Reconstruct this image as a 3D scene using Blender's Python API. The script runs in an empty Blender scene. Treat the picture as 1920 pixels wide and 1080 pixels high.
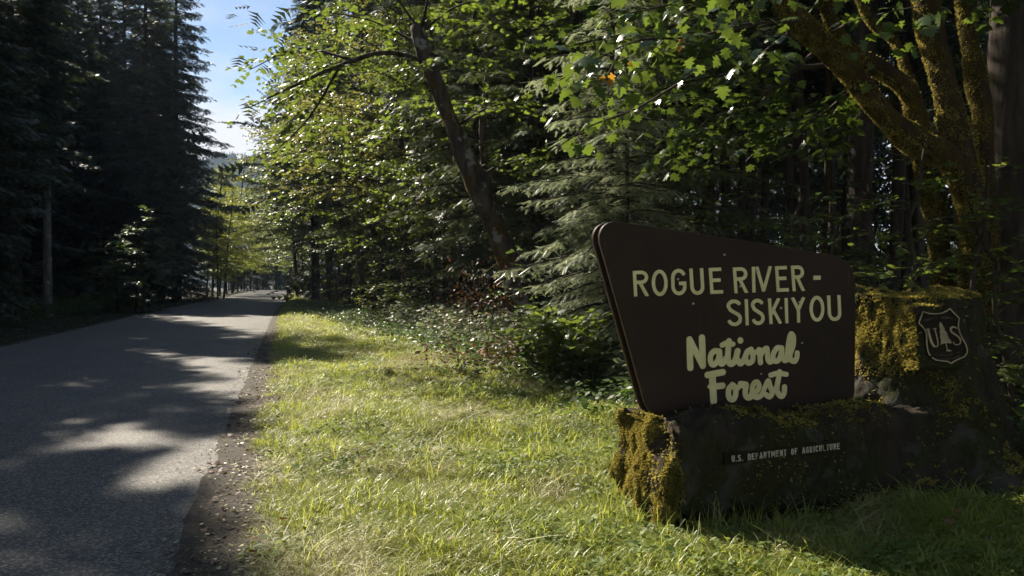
import bpy, math, random
import numpy as np
from mathutils import Vector, Matrix, noise as mnoise, geometry

# ------------------------------------------------------------------ camera, sky, sun, exposure
S = bpy.context.scene
R = math.radians
F = 1490.0                       # focal length in photograph pixels
CAMZ = 1.5
PITCH = math.atan(15.0 / F)      # the camera looks down a little
cam = bpy.data.cameras.new("camera"); cam.sensor_width = 36; cam.lens = F / 1920 * 36
cam.clip_start = 0.05; cam.clip_end = 6000
camo = bpy.data.objects.new("camera", cam); S.collection.objects.link(camo)
camo.location = (0, 0, CAMZ); camo.rotation_euler = (R(90) - PITCH, 0, 0)
S.camera = camo

SUN_AZ = R(42)                   # left of the view axis
SUN_EL = R(40)
SUN_DIR = Vector((-math.sin(SUN_AZ) * math.cos(SUN_EL), math.cos(SUN_AZ) * math.cos(SUN_EL), math.sin(SUN_EL)))
sl = bpy.data.lights.new("sun", 'SUN'); sl.energy = 5.0; sl.angle = R(0.53); sl.color = (1.0, 0.91, 0.76)
so = bpy.data.objects.new("sun", sl); S.collection.objects.link(so)
so.rotation_euler = SUN_DIR.to_track_quat('Z', 'Y').to_euler()
so.location = (-30, 30, 40)

W = bpy.data.worlds.new("World"); S.world = W; W.use_nodes = True
nt = W.node_tree; nt.nodes.clear()
out = nt.nodes.new('ShaderNodeOutputWorld'); bg = nt.nodes.new('ShaderNodeBackground')
sky = nt.nodes.new('ShaderNodeTexSky'); sky.sky_type = 'NISHITA'; sky.sun_disc = False
sky.sun_elevation = SUN_EL; sky.sun_rotation = -SUN_AZ; sky.altitude = 600; sky.air_density = 1.0; sky.dust_density = 0.3; sky.ozone_density = 2.2
tc = nt.nodes.new('ShaderNodeTexCoord'); mp = nt.nodes.new('ShaderNodeMapping'); mp.inputs['Scale'].default_value = (1, 1, 2.2)
mp.inputs['Location'].default_value = (0.35, 0.1, 0.0)
nz = nt.nodes.new('ShaderNodeTexNoise'); nz.inputs['Scale'].default_value = 3.6; nz.inputs['Detail'].default_value = 8; nz.inputs['Roughness'].default_value = 0.55
rp = nt.nodes.new('ShaderNodeValToRGB'); rp.color_ramp.elements[0].position = 0.42; rp.color_ramp.elements[1].position = 0.60
mx = nt.nodes.new('ShaderNodeMixRGB'); mx.inputs[2].default_value = (7.6, 7.5, 7.7, 1)
sep = nt.nodes.new('ShaderNodeSeparateXYZ'); mr = nt.nodes.new('ShaderNodeMapRange')
mr.inputs[1].default_value = 0.36; mr.inputs[2].default_value = 0.16; mr.inputs[3].default_value = 0.12; mr.inputs[4].default_value = 1.0
mul = nt.nodes.new('ShaderNodeMath'); mul.operation = 'MULTIPLY'
L = nt.links.new
L(tc.outputs['Generated'], mp.inputs['Vector']); L(mp.outputs[0], nz.inputs['Vector']); L(nz.outputs[0], rp.inputs[0])
L(tc.outputs['Generated'], sep.inputs[0]); L(sep.outputs['Z'], mr.inputs[0])
L(rp.outputs[0], mul.inputs[0]); L(mr.outputs[0], mul.inputs[1]); L(mul.outputs[0], mx.inputs[0])
L(sky.outputs[0], mx.inputs[1]); L(mx.outputs[0], bg.inputs[0]); L(bg.outputs[0], out.inputs[0])
bg.inputs[1].default_value = 0.055
S.view_settings.view_transform = 'Standard'; S.view_settings.look = 'None'; S.view_settings.gamma = 1
S.view_settings.use_curve_mapping = False
S.view_settings.exposure = 1.3
S.cycles.use_denoising = True
S.cycles.max_bounces = 6; S.cycles.diffuse_bounces = 3; S.cycles.glossy_bounces = 2
S.cycles.transmission_bounces = 4; S.cycles.transparent_max_bounces = 4; S.cycles.volume_bounces = 0
S.cycles.use_light_tree = False
S.cycles.sample_clamp_indirect = 4

# ------------------------------------------------------------------ helpers
C = S.collection
rng = np.random.default_rng(7)
random.seed(7)

def P(px, py, d):
    """world point seen at photograph pixel (px,py) at distance d along +Y"""
    v = Vector(((px - 960) / F, 1.0, -(py - 540) / F))
    c, s = math.cos(PITCH), math.sin(PITCH)
    w = Vector((v.x, c * v.y + s * v.z, -s * v.y + c * v.z))
    t = d / w.y
    return Vector((w.x * t, d, CAMZ + w.z * t))

def lerp(a, b, t): return a + (b - a) * t

def tag(o, label=None, cat=None, group=None, kind=None):
    if label: o['label'] = label
    if cat: o['category'] = cat
    if group: o['group'] = group
    if kind: o['kind'] = kind
    return o

def empty(name, loc, rz=0.0):
    o = bpy.data.objects.new(name, None); C.objects.link(o)
    o.empty_display_size = 0.2
    o.location = loc; o.rotation_euler = (0, 0, rz); return o

def mesh(name, verts, faces, mats, var=None, matidx=None, smooth=False):
    """faces: (n,3) int array, or a list of tuples"""
    me = bpy.data.meshes.new(name)
    verts = np.asarray(verts, dtype=np.float32)
    if isinstance(faces, np.ndarray) and faces.ndim == 2:
        n, k = faces.shape
        me.vertices.add(len(verts)); me.vertices.foreach_set('co', verts.ravel())
        me.loops.add(n * k); me.loops.foreach_set('vertex_index', faces.astype(np.int32).ravel())
        me.polygons.add(n)
        me.polygons.foreach_set('loop_start', np.arange(0, n * k, k, dtype=np.int32))
        me.update(calc_edges=True)
    else:
        me.from_pydata([tuple(map(float, v)) for v in verts], [], [tuple(int(i) for i in f) for f in faces])
    for m in (mats if isinstance(mats, (list, tuple)) else [mats]): me.materials.append(m)
    if var is not None:
        a = me.attributes.new('var', 'FLOAT', 'POINT'); a.data.foreach_set('value', np.asarray(var, dtype=np.float32))
    if matidx is not None: me.polygons.foreach_set('material_index', np.asarray(matidx, dtype=np.int32))
    if smooth: me.polygons.foreach_set('use_smooth', np.ones(len(me.polygons), dtype=bool))
    me.update()
    return me

def obj(name, me, parent=None, loc=None):
    o = bpy.data.objects.new(name, me); C.objects.link(o)
    if parent is not None: o.parent = parent
    if loc is not None: o.location = loc
    return o

class MB:
    """collects triangle soups"""
    def __init__(s): s.v = []; s.f = []; s.a = []; s.n = 0
    def add(s, v, f, a=None):
        v = np.asarray(v, dtype=float).reshape(-1, 3); f = np.asarray(f, dtype=int)
        s.v.append(v); s.f.append(f + s.n); s.n += len(v)
        s.a.append(np.full(len(v), 0.5) if a is None else np.asarray(a, dtype=float))
    def mesh(s, name, mat, smooth=False):
        return mesh(name, np.concatenate(s.v), np.concatenate(s.f), mat, var=np.concatenate(s.a), smooth=smooth)

def nrm(a): return a / np.maximum(np.linalg.norm(a, axis=-1, keepdims=True), 1e-9)

def tube(pts, rad, sides=6, rough=0.0, seed=0, cap=True):
    pts = np.asarray(pts, dtype=float); n = len(pts); rad = np.broadcast_to(np.asarray(rad, dtype=float), (n,))
    t = nrm(np.gradient(pts, axis=0))
    ref = np.array([0.0, 0, 1]) if abs(t[0][2]) < 0.9 else np.array([1.0, 0, 0])
    u = nrm(np.cross(t, ref)); w = np.cross(t, u)
    ang = np.linspace(0, 2 * np.pi, sides, endpoint=False)
    r = rad[:, None] * np.ones(sides)
    if rough:
        rr = np.random.default_rng(seed)
        g = rr.normal(0, 1, (n, sides)); g = (g + np.roll(g, 1, 0) + np.roll(g, 1, 1)) / 2
        r = r * (1 + rough * g)
    v = pts[:, None, :] + r[..., None] * (np.cos(ang)[None, :, None] * u[:, None, :] + np.sin(ang)[None, :, None] * w[:, None, :])
    v = v.reshape(-1, 3); f = []
    i = np.arange(n - 1)[:, None] * sides; j = np.arange(sides)[None, :]; k = (j + 1) % sides
    a = (i + j).ravel(); b = (i + k).ravel(); c = (i + sides + k).ravel(); d = (i + sides + j).ravel()
    f = np.concatenate([np.stack([a, b, c], 1), np.stack([a, c, d], 1)])
    if cap:
        v = np.vstack([v, pts[-1] + t[-1] * rad[-1] * 0.3])
        e = (n - 1) * sides; jj = np.arange(sides)
        f = np.vstack([f, np.stack([e + jj, e + (jj + 1) % sides, np.full(sides, len(v) - 1)], 1)])
    return v, f

def smoothpath(pts, n):
    """Catmull-Rom through points"""
    pts = np.asarray(pts, dtype=float); p = np.vstack([2 * pts[0] - pts[1], pts, 2 * pts[-1] - pts[-2]])
    m = len(pts) - 1; out = []
    for q in np.linspace(0, m, n):
        i = min(int(q), m - 1); t = q - i
        a, b, c, d = p[i], p[i + 1], p[i + 2], p[i + 3]
        out.append(0.5 * ((2 * b) + (-a + c) * t + (2 * a - 5 * b + 4 * c - d) * t * t + (-a + 3 * b - 3 * c + d) * t ** 3))
    return np.array(out)

def stamp(tv, tf, pos, xd, nm, sc, var):
    """copy template (in xy plane, tip along +x, up +z) at many places"""
    pos = np.asarray(pos); N = len(pos)
    x = nrm(xd); z = nrm(nm - x * np.sum(nm * x, -1, keepdims=True)); y = np.cross(z, x)
    sc = np.broadcast_to(np.asarray(sc, dtype=float), (N,))
    v = (tv[None, :, 0:1] * x[:, None, :] + tv[None, :, 1:2] * y[:, None, :] + tv[None, :, 2:3] * z[:, None, :]) * sc[:, None, None] + pos[:, None, :]
    f = tf[None] + (np.arange(N) * len(tv))[:, None, None]
    return v.reshape(-1, 3), f.reshape(-1, 3), np.repeat(var, len(tv))

def vnoise(p, scale, octv=4, off=0.0):
    return np.array([mnoise.fractal(Vector((a * scale + off, b * scale - off, c * scale + 3.1 * off)), 1.0, 2.0, octv) for a, b, c in p])

# ------------------------------------------------------------------ materials
def newmat(name):
    m = bpy.data.materials.new(name); m.use_nodes = True
    n = m.node_tree.nodes; b = n['Principled BSDF']; return m, m.node_tree, b
def noisecol(t, cols, scale, detail=6, coords='Object', stretch=(1, 1, 1), rough=0.6):
    tc = t.nodes.new('ShaderNodeTexCoord'); mp = t.nodes.new('ShaderNodeMapping'); mp.inputs['Scale'].default_value = stretch
    nz = t.nodes.new('ShaderNodeTexNoise'); nz.inputs['Scale'].default_value = scale; nz.inputs['Detail'].default_value = detail
    nz.inputs['Roughness'].default_value = rough
    cr = t.nodes.new('ShaderNodeValToRGB')
    e = cr.color_ramp.elements
    while len(e) < len(cols): e.new(0.5)
    for i, (p, c) in enumerate(cols): e[i].position = p; e[i].color = (*c, 1)
    t.links.new(tc.outputs[coords], mp.inputs[0]); t.links.new(mp.outputs[0], nz.inputs['Vector']); t.links.new(nz.outputs[0], cr.inputs[0])
    return cr, nz, mp
def bump(t, b, height, strength, dist):
    bp = t.nodes.new('ShaderNodeBump'); bp.inputs['Strength'].default_value = strength; bp.inputs['Distance'].default_value = dist
    t.links.new(height, bp.inputs['Height']); t.links.new(bp.outputs[0], b.inputs['Normal']); return bp

def leafmat(name, dark, light, trans, tf=0.45, rough=0.42, spec=0.5):
    m, t, b = newmat(name)
    at = t.nodes.new('ShaderNodeAttribute'); at.attribute_name = 'var'
    oi = t.nodes.new('ShaderNodeObjectInfo')
    ad = t.nodes.new('ShaderNodeMath'); ad.operation = 'MULTIPLY_ADD'; ad.inputs[1].default_value = 0.35
    sb = t.nodes.new('ShaderNodeMath'); sb.operation = 'SUBTRACT'; sb.inputs[1].default_value = 0.17
    t.links.new(oi.outputs['Random'], ad.inputs[0]); t.links.new(at.outputs['Fac'], sb.inputs[0]); t.links.new(sb.outputs[0], ad.inputs[2])
    m1 = t.nodes.new('ShaderNodeMixRGB'); m1.inputs[1].default_value = (*dark, 1); m1.inputs[2].default_value = (*light, 1)
    m1.use_clamp = False
    m2 = t.nodes.new('ShaderNodeMixRGB'); m2.inputs[1].default_value = (*[c * 0.6 for c in trans], 1); m2.inputs[2].default_value = (*trans, 1)
    cl = t.nodes.new('ShaderNodeClamp'); t.links.new(ad.outputs[0], cl.inputs[0])
    t.links.new(cl.outputs[0], m1.inputs[0]); t.links.new(cl.outputs[0], m2.inputs[0])
    t.links.new(m1.outputs[0], b.inputs['Base Color']); b.inputs['Roughness'].default_value = rough
    b.inputs['Specular IOR Level'].default_value = spec
    tr = t.nodes.new('ShaderNodeBsdfTranslucent'); t.links.new(m2.outputs[0], tr.inputs[0])
    ms = t.nodes.new('ShaderNodeMixShader'); ms.inputs[0].default_value = tf
    o = t.nodes['Material Output']
    t.links.new(b.outputs[0], ms.inputs[1]); t.links.new(tr.outputs[0], ms.inputs[2]); t.links.new(ms.outputs[0], o.inputs[0])
    return m

M = {}
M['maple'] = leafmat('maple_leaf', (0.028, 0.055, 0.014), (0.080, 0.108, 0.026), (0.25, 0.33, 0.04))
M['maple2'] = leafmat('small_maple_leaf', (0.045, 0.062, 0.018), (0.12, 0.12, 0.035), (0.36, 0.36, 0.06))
M['maple_dark'] = leafmat('shaded_maple_leaf', (0.028, 0.052, 0.014), (0.06, 0.085, 0.02), (0.12, 0.18, 0.022), tf=0.32, rough=0.36)  # darker copy of the maple leaf, canopy shade put into its colour
M['maple_near'] = leafmat('big_maple_leaf', (0.035, 0.065, 0.016), (0.07, 0.105, 0.022), (0.21, 0.30, 0.035), tf=0.36, rough=0.36)
M['alder'] = leafmat('pale_backlit_leaf', (0.06, 0.10, 0.02), (0.12, 0.15, 0.03), (0.42, 0.46, 0.05), tf=0.5)
M['shrub'] = leafmat('shrub_leaf', (0.028, 0.055, 0.018), (0.07, 0.095, 0.03), (0.18, 0.30, 0.04), tf=0.3, rough=0.45, spec=0.4)
M['brush'] = leafmat('brush_leaf', (0.07, 0.09, 0.04), (0.32, 0.32, 0.20), (0.32, 0.38, 0.16), tf=0.28, rough=0.5, spec=0.4)  # whitish sun glints on the brush lightened into the leaf colour
M['needle'] = leafmat('conifer_needle', (0.016, 0.028, 0.016), (0.036, 0.054, 0.026), (0.09, 0.12, 0.03), tf=0.22, rough=0.5)
M['hemlock'] = leafmat('sunlit_hemlock_needle', (0.09, 0.115, 0.065), (0.30, 0.33, 0.21), (0.50, 0.56, 0.30), tf=0.45, rough=0.36, spec=0.7)  # sun on the near sprays painted into a paler needle colour
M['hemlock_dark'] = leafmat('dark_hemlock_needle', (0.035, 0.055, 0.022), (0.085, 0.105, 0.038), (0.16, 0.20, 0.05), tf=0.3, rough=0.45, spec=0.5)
M['fern'] = leafmat('fern_frond', (0.035, 0.065, 0.015), (0.08, 0.11, 0.02), (0.20, 0.28, 0.03), tf=0.35)
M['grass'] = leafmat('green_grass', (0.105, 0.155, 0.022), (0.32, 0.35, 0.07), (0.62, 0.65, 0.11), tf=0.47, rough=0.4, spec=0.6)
M['shade_grass'] = leafmat('shade_dark_short_grass', (0.022, 0.032, 0.010), (0.05, 0.06, 0.02), (0.08, 0.10, 0.03), tf=0.25, rough=0.6, spec=0.3)  # short brownish grass, darkened further to carry the left verge's shade
M['straw'] = leafmat('dry_grass', (0.27, 0.25, 0.10), (0.46, 0.44, 0.19), (0.52, 0.48, 0.18), tf=0.3, rough=0.5)
M['clover'] = leafmat('clover_leaf', (0.08, 0.13, 0.03), (0.18, 0.22, 0.06), (0.42, 0.50, 0.08), tf=0.4, rough=0.55, spec=0.3)
M['dead'] = leafmat('dead_leaf', (0.10, 0.045, 0.02), (0.20, 0.11, 0.055), (0.22, 0.09, 0.03), tf=0.2, rough=0.6)
M['yellowleaf'] = leafmat('yellow_leaf', (0.30, 0.15, 0.02), (0.45, 0.25, 0.03), (0.6, 0.3, 0.03), tf=0.45)
M['moss_tuft'] = leafmat('moss_tuft', (0.085, 0.072, 0.016), (0.33, 0.28, 0.075), (0.50, 0.40, 0.08), tf=0.35, rough=0.8, spec=0.1)

def barkmat(name, c0, c1, moss, mossamt, scale=8, lichen=None):
    m, t, b = newmat(name)
    cr, nz, mp = noisecol(t, [(0.3, c0), (0.62, c1)], scale, 8, stretch=(1, 1, 0.18))
    cr2, nz2, mp2 = noisecol(t, [(max(0.0, 0.62 - mossamt), (0, 0, 0)), (min(1.0, 0.75 - mossamt), (1, 1, 1))], 2.2, 5)
    mm = t.nodes.new('ShaderNodeMixRGB'); cm, nm_, _ = noisecol(t, [(0.35, tuple(x * 0.45 for x in moss)), (0.65, moss)], 30, 4)
    t.links.new(cr2.outputs[0], mm.inputs[0]); t.links.new(cr.outputs[0], mm.inputs[1]); t.links.new(cm.outputs[0], mm.inputs[2])
    last = mm
    if lichen:
        cr3, _, _ = noisecol(t, [(0.58, (0, 0, 0)), (0.63, (1, 1, 1))], 3.3, 4)
        m3 = t.nodes.new('ShaderNodeMixRGB'); m3.inputs[2].default_value = (*lichen, 1)
        t.links.new(cr3.outputs[0], m3.inputs[0]); t.links.new(mm.outputs[0], m3.inputs[1]); last = m3
    t.links.new(last.outputs[0], b.inputs['Base Color']); b.inputs['Roughness'].default_value = 0.9
    b.inputs['Specular IOR Level'].default_value = 0.15
    bump(t, b, nz.outputs[0], 0.9, 0.04)
    return m
M['bark'] = barkmat('fir_bark', (0.012, 0.009, 0.007), (0.075, 0.058, 0.045), (0.05, 0.045, 0.012), 0.05)
M['bark_pale'] = barkmat('pale_bark', (0.05, 0.045, 0.04), (0.26, 0.24, 0.22), (0.08, 0.07, 0.02), 0.05, lichen=(0.35, 0.34, 0.31))
M['bark_lichen'] = barkmat('lichen_bark', (0.018, 0.013, 0.01), (0.10, 0.078, 0.06), (0.10, 0.06, 0.015), 0.14, lichen=(0.20, 0.19, 0.17))
M['bark_moss'] = barkmat('mossy_bark', (0.016, 0.011, 0.007), (0.05, 0.032, 0.02), (0.075, 0.05, 0.012), 0.20, scale=10)
M['old_wood'] = barkmat('old_mossy_wood', (0.010, 0.008, 0.006), (0.042, 0.032, 0.023), (0.035, 0.036, 0.013), 0.20, scale=6, lichen=(0.050, 0.046, 0.036))

# ------------------------------------------------------------------ terrain, road
def xr(y):                                  # right edge of the asphalt
    y = np.asarray(y, dtype=float)
    return -0.51 - 0.282 * y + 0.022 * np.maximum(0, y - 35) - 0.010 * np.maximum(0, y - 112) ** 2
WROAD = 5.85
def xf(y):                                  # forest edge on the right
    y = np.asarray(y, dtype=float)
    return 1.5 - 0.375 * (y - 10.4) + 0.0008 * np.maximum(0, y - 30) ** 2 - 0.010 * np.maximum(0, y - 112) ** 2
def sm(a, b, x):
    t = np.clip((x - a) / (b - a), 0, 1); return t * t * (3 - 2 * t)
def gz(x, y):
    x = np.asarray(x, dtype=float); y = np.asarray(y, dtype=float)
    s = x - xr(np.minimum(y, 130)); l = s + WROAD
    z = -0.0006 * np.maximum(0, y - 112) ** 2 * (y < 400)
    z = np.where(y < 400, np.maximum(z, -4), -4.0)
    rough = np.where(s > 0, sm(0.3, 2.5, s), np.where(l < 0, sm(0.3, 3, -l), 0))
    und = 0.05 * np.sin(x * 1.3 + 0.7 * y) + 0.04 * np.sin(2.1 * x - 1.1 * y + 1) + 0.03 * np.sin(3.3 * y + x * 0.4)
    z = z + rough * und + 0.05 * sm(0.1, 1.0, s) 
    f = x - xf(np.clip(y, 0, 130))
    z = z + 0.04 * np.clip(f - 4, 0, 60) * sm(12, 25, y)                 # the forest floor rises slowly on the right
    z = z - 0.10 * sm(0.3, 3, -l)
    return z

def sheet(name, xs_of_y, ys, off, mat, nx):
    v = []; ny = len(ys)
    for y in ys:
        a, b = xs_of_y(y)
        xx = np.linspace(a, b, nx); v.append(np.stack([xx, np.full(nx, y), gz(xx, np.full(nx, y)) + off], 1))
    v = np.concatenate(v)
    i = np.arange(ny - 1)[:, None] * nx; j = np.arange(nx - 1)[None]
    q = np.stack([(i + j).ravel(), (i + j + 1).ravel(), (i + nx + j + 1).ravel(), (i + nx + j).ravel()], 1)
    return mesh(name, v, q, mat, smooth=True)

# forest floor
m, t, b = newmat('forest_floor')
cr, nz, _ = noisecol(t, [(0.3, (0.022, 0.016, 0.010)), (0.5, (0.05, 0.037, 0.022)), (0.7, (0.035, 0.042, 0.015))], 3.0, 10, rough=0.7)
t.links.new(cr.outputs[0], b.inputs['Base Color']); b.inputs['Roughness'].default_value = 0.95; bump(t, b, nz.outputs[0], 0.8, 0.1)
M['floor'] = m
m, t, b = newmat('verge_soil')
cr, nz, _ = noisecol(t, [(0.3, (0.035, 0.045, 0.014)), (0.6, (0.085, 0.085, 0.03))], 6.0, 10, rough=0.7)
t.links.new(cr.outputs[0], b.inputs['Base Color']); b.inputs['Roughness'].default_value = 0.95; bump(t, b, nz.outputs[0], 0.8, 0.05)
M['verge'] = m
ys = np.concatenate([np.linspace(-12, 40, 200), np.linspace(40.5, 160, 240), np.linspace(165, 900, 40), [1500, 2500, 4500]])
def wide(y):
    return (-60 - 0.9 * max(y, 0) - (1500 if y > 400 else 0), 45 + 0.9 * max(y, 0) + (1500 if y > 400 else 0))
ground = obj('ground', sheet('ground', wide, ys, -0.03, M['floor'], 340)); tag(ground, kind='structure')
verge = obj('verge', sheet('verge', lambda y: (float(xr(y)) - 0.1, float(xf(y)) + 1.2 + (5.5 if y < 11 else 0) * (1 - sm(9, 11, y))),
            np.concatenate([np.linspace(0.5, 30, 160), np.linspace(30.3, 118, 160)]), -0.008, M['verge'], 60)); tag(verge, kind='structure')
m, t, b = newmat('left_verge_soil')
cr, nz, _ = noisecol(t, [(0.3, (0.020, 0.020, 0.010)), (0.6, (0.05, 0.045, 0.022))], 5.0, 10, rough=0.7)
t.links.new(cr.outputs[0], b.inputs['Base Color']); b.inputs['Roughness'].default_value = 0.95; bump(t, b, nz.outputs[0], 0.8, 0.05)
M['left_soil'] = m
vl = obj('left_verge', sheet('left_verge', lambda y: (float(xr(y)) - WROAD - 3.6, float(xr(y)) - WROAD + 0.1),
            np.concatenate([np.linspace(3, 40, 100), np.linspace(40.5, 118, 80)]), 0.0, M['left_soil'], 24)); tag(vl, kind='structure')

# asphalt
m, t, b = newmat('worn_asphalt')
tc = t.nodes.new('ShaderNodeTexCoord')
vo = t.nodes.new('ShaderNodeTexVoronoi'); vo.inputs['Scale'].default_value = 75; t.links.new(tc.outputs['Object'], vo.inputs['Vector'])
cr, nz, _ = noisecol(t, [(0.3, (0.044, 0.042, 0.040)), (0.7, (0.080, 0.075, 0.069))], 1.1, 12, rough=0.65)
stc = t.nodes.new('ShaderNodeValToRGB'); stc.color_ramp.elements[0].position = 0.55; stc.color_ramp.elements[1].position = 0.95
stc.color_ramp.elements[0].color = (0, 0, 0, 1); stc.color_ramp.elements[1].color = (1, 1, 1, 1)
sp = t.nodes.new('ShaderNodeSeparateColor'); t.links.new(vo.outputs['Color'], sp.inputs[0]); t.links.new(sp.outputs[0], stc.inputs[0])
mm = t.nodes.new('ShaderNodeMixRGB'); mm.inputs[2].default_value = (0.30, 0.28, 0.25, 1)
crL, nzL, _ = noisecol(t, [(0.35, (0.72, 0.72, 0.74)), (0.65, (1.25, 1.2, 1.12))], 0.45, 5, stretch=(1, 0.35, 1)); mL = t.nodes.new('ShaderNodeMixRGB'); mL.blend_type = 'MULTIPLY'; mL.inputs[0].default_value = 1.0
t.links.new(cr.outputs[0], mL.inputs[1]); t.links.new(crL.outputs[0], mL.inputs[2])
ml = t.nodes.new('ShaderNodeMath'); ml.operation = 'MULTIPLY'; ml.inputs[1].default_value = 0.7
t.links.new(stc.outputs[0], ml.inputs[0]); t.links.new(ml.outputs[0], mm.inputs[0]); t.links.new(mL.outputs[0], mm.inputs[1])
t.links.new(mm.outputs[0], b.inputs['Base Color']); b.inputs['Roughness'].default_value = 0.7; b.inputs['Specular IOR Level'].default_value = 0.35
ad = t.nodes.new('ShaderNodeMath'); ad.operation = 'ADD'
t.links.new(vo.outputs['Distance'], ad.inputs[0]); t.links.new(sp.outputs[1], ad.inputs[1])
bump(t, b, ad.outputs[0], 0.7, 0.006)
M['asphalt'] = m
rys = np.concatenate([np.linspace(-4, 30, 300), np.linspace(30.3, 150, 300)])
rn = random.Random(3)
jit = {}
def rx(y):
    k = float(mnoise.noise(Vector((y * 0.9, 0, 0)))) * 0.05 + float(mnoise.noise(Vector((y * 4, 5, 0)))) * 0.03
    k2 = float(mnoise.noise(Vector((y * 0.9, 9, 0)))) * 0.06 + float(mnoise.noise(Vector((y * 4, 15, 0)))) * 0.03
    return (float(xr(y)) - WROAD + k2, float(xr(y)) + k)
road = obj('road', sheet('road', rx, rys, 0.012, M['asphalt'], 14)); tag(road, kind='structure')

# dirt shoulder
m, t, b = newmat('shoulder_dirt')
cr, nz, _ = noisecol(t, [(0.36, (0.018, 0.014, 0.010)), (0.52, (0.055, 0.043, 0.031)), (0.68, (0.15, 0.12, 0.09))], 22.0, 15, rough=0.85)
t.links.new(cr.outputs[0], b.inputs['Base Color']); b.inputs['Roughness'].default_value = 0.95; bump(t, b, nz.outputs[0], 0.8, 0.012)
M['dirt'] = m
def shx(y):
    w = 0.42 * (1 - 0.5 * float(sm(6, 20, y))) + 0.16 * float(mnoise.noise(Vector((y * 0.8, 3, 0)))) + 0.08 * float(mnoise.noise(Vector((y * 3, 7, 0))))
    a = float(xr(y)) - 0.02 + 0.07 * float(mnoise.noise(Vector((y * 1.3, 31, 0)))) + 0.05 * float(mnoise.noise(Vector((y * 6, 37, 0)))) - 0.1
    return (a, float(xr(y)) + max(0.15, w))
sh = obj('dirt_shoulder', sheet('dirt_shoulder', shx, np.concatenate([np.linspace(-2, 30, 340), np.linspace(30.2, 112, 160)]), 0.018, M['dirt'], 20))
tag(sh, kind='structure')

# ------------------------------------------------------------------ foliage templates
def T(v, f): return np.array(v, dtype=float), np.array(f, dtype=int)
LEAF_S = T([(0, 0, 0), (0.45, 0.27, -0.05), (1, 0, -0.14), (0.45, -0.27, -0.05)], [(0, 2, 1), (0, 3, 2)])
def palm(lobes):
    v = [(0.34, 0, 0.02), (0, 0, 0)]
    for p in lobes: v.append((p[0], p[1], -0.12 * (abs(p[1]) + 0.4 * p[0])))
    n = len(v); f = [(0, i, i + 1) for i in range(1, n - 1)] + [(0, n - 1, 1)]
    return T(v, f)
_half = [(-0.06, -0.22), (0.02, -0.44), (0.16, -0.30), (0.30, -0.60), (0.42, -0.50), (0.44, -0.30), (0.58, -0.34), (0.70, -0.46), (0.72, -0.20), (0.86, -0.16)]
LEAF_L = palm(_half + [(1.05, 0)] + [(x, -y) for x, y in _half[::-1]])
_h2 = [(-0.05, -0.30), (0.22, -0.30), (0.38, -0.58), (0.50, -0.24), (0.74, -0.36), (0.74, -0.13)]
LEAF_M = palm(_h2 + [(1.0, 0)] + [(x, -y) for x, y in _h2[::-1]])
def feather(n=6, w=0.26, thin=0.035):
    v = [(0, 0.006, 0), (0, -0.006, 0), (1, 0, -0.06)]; f = [(0, 1, 2)]
    for i in range(n):
        x = 0.08 + 0.85 * i / n; l = w * (1 - 0.65 * (i / n)); 
        for s in (1, -1):
            k = len(v)
            v += [(x, 0, -0.05 * x), (x + thin * 2, 0, -0.05 * x), (x + l * 0.75, s * l, -0.05 * x - 0.03)]
            f += [(k, k + 1, k + 2)] if s > 0 else [(k + 1, k, k + 2)]
    return T(v, f)
FEATHER = feather(7, 0.30, 0.045)
FEATHER_F = feather(10, 0.22, 0.026)
FEATHER_C = feather(4, 0.34, 0.085)

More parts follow.
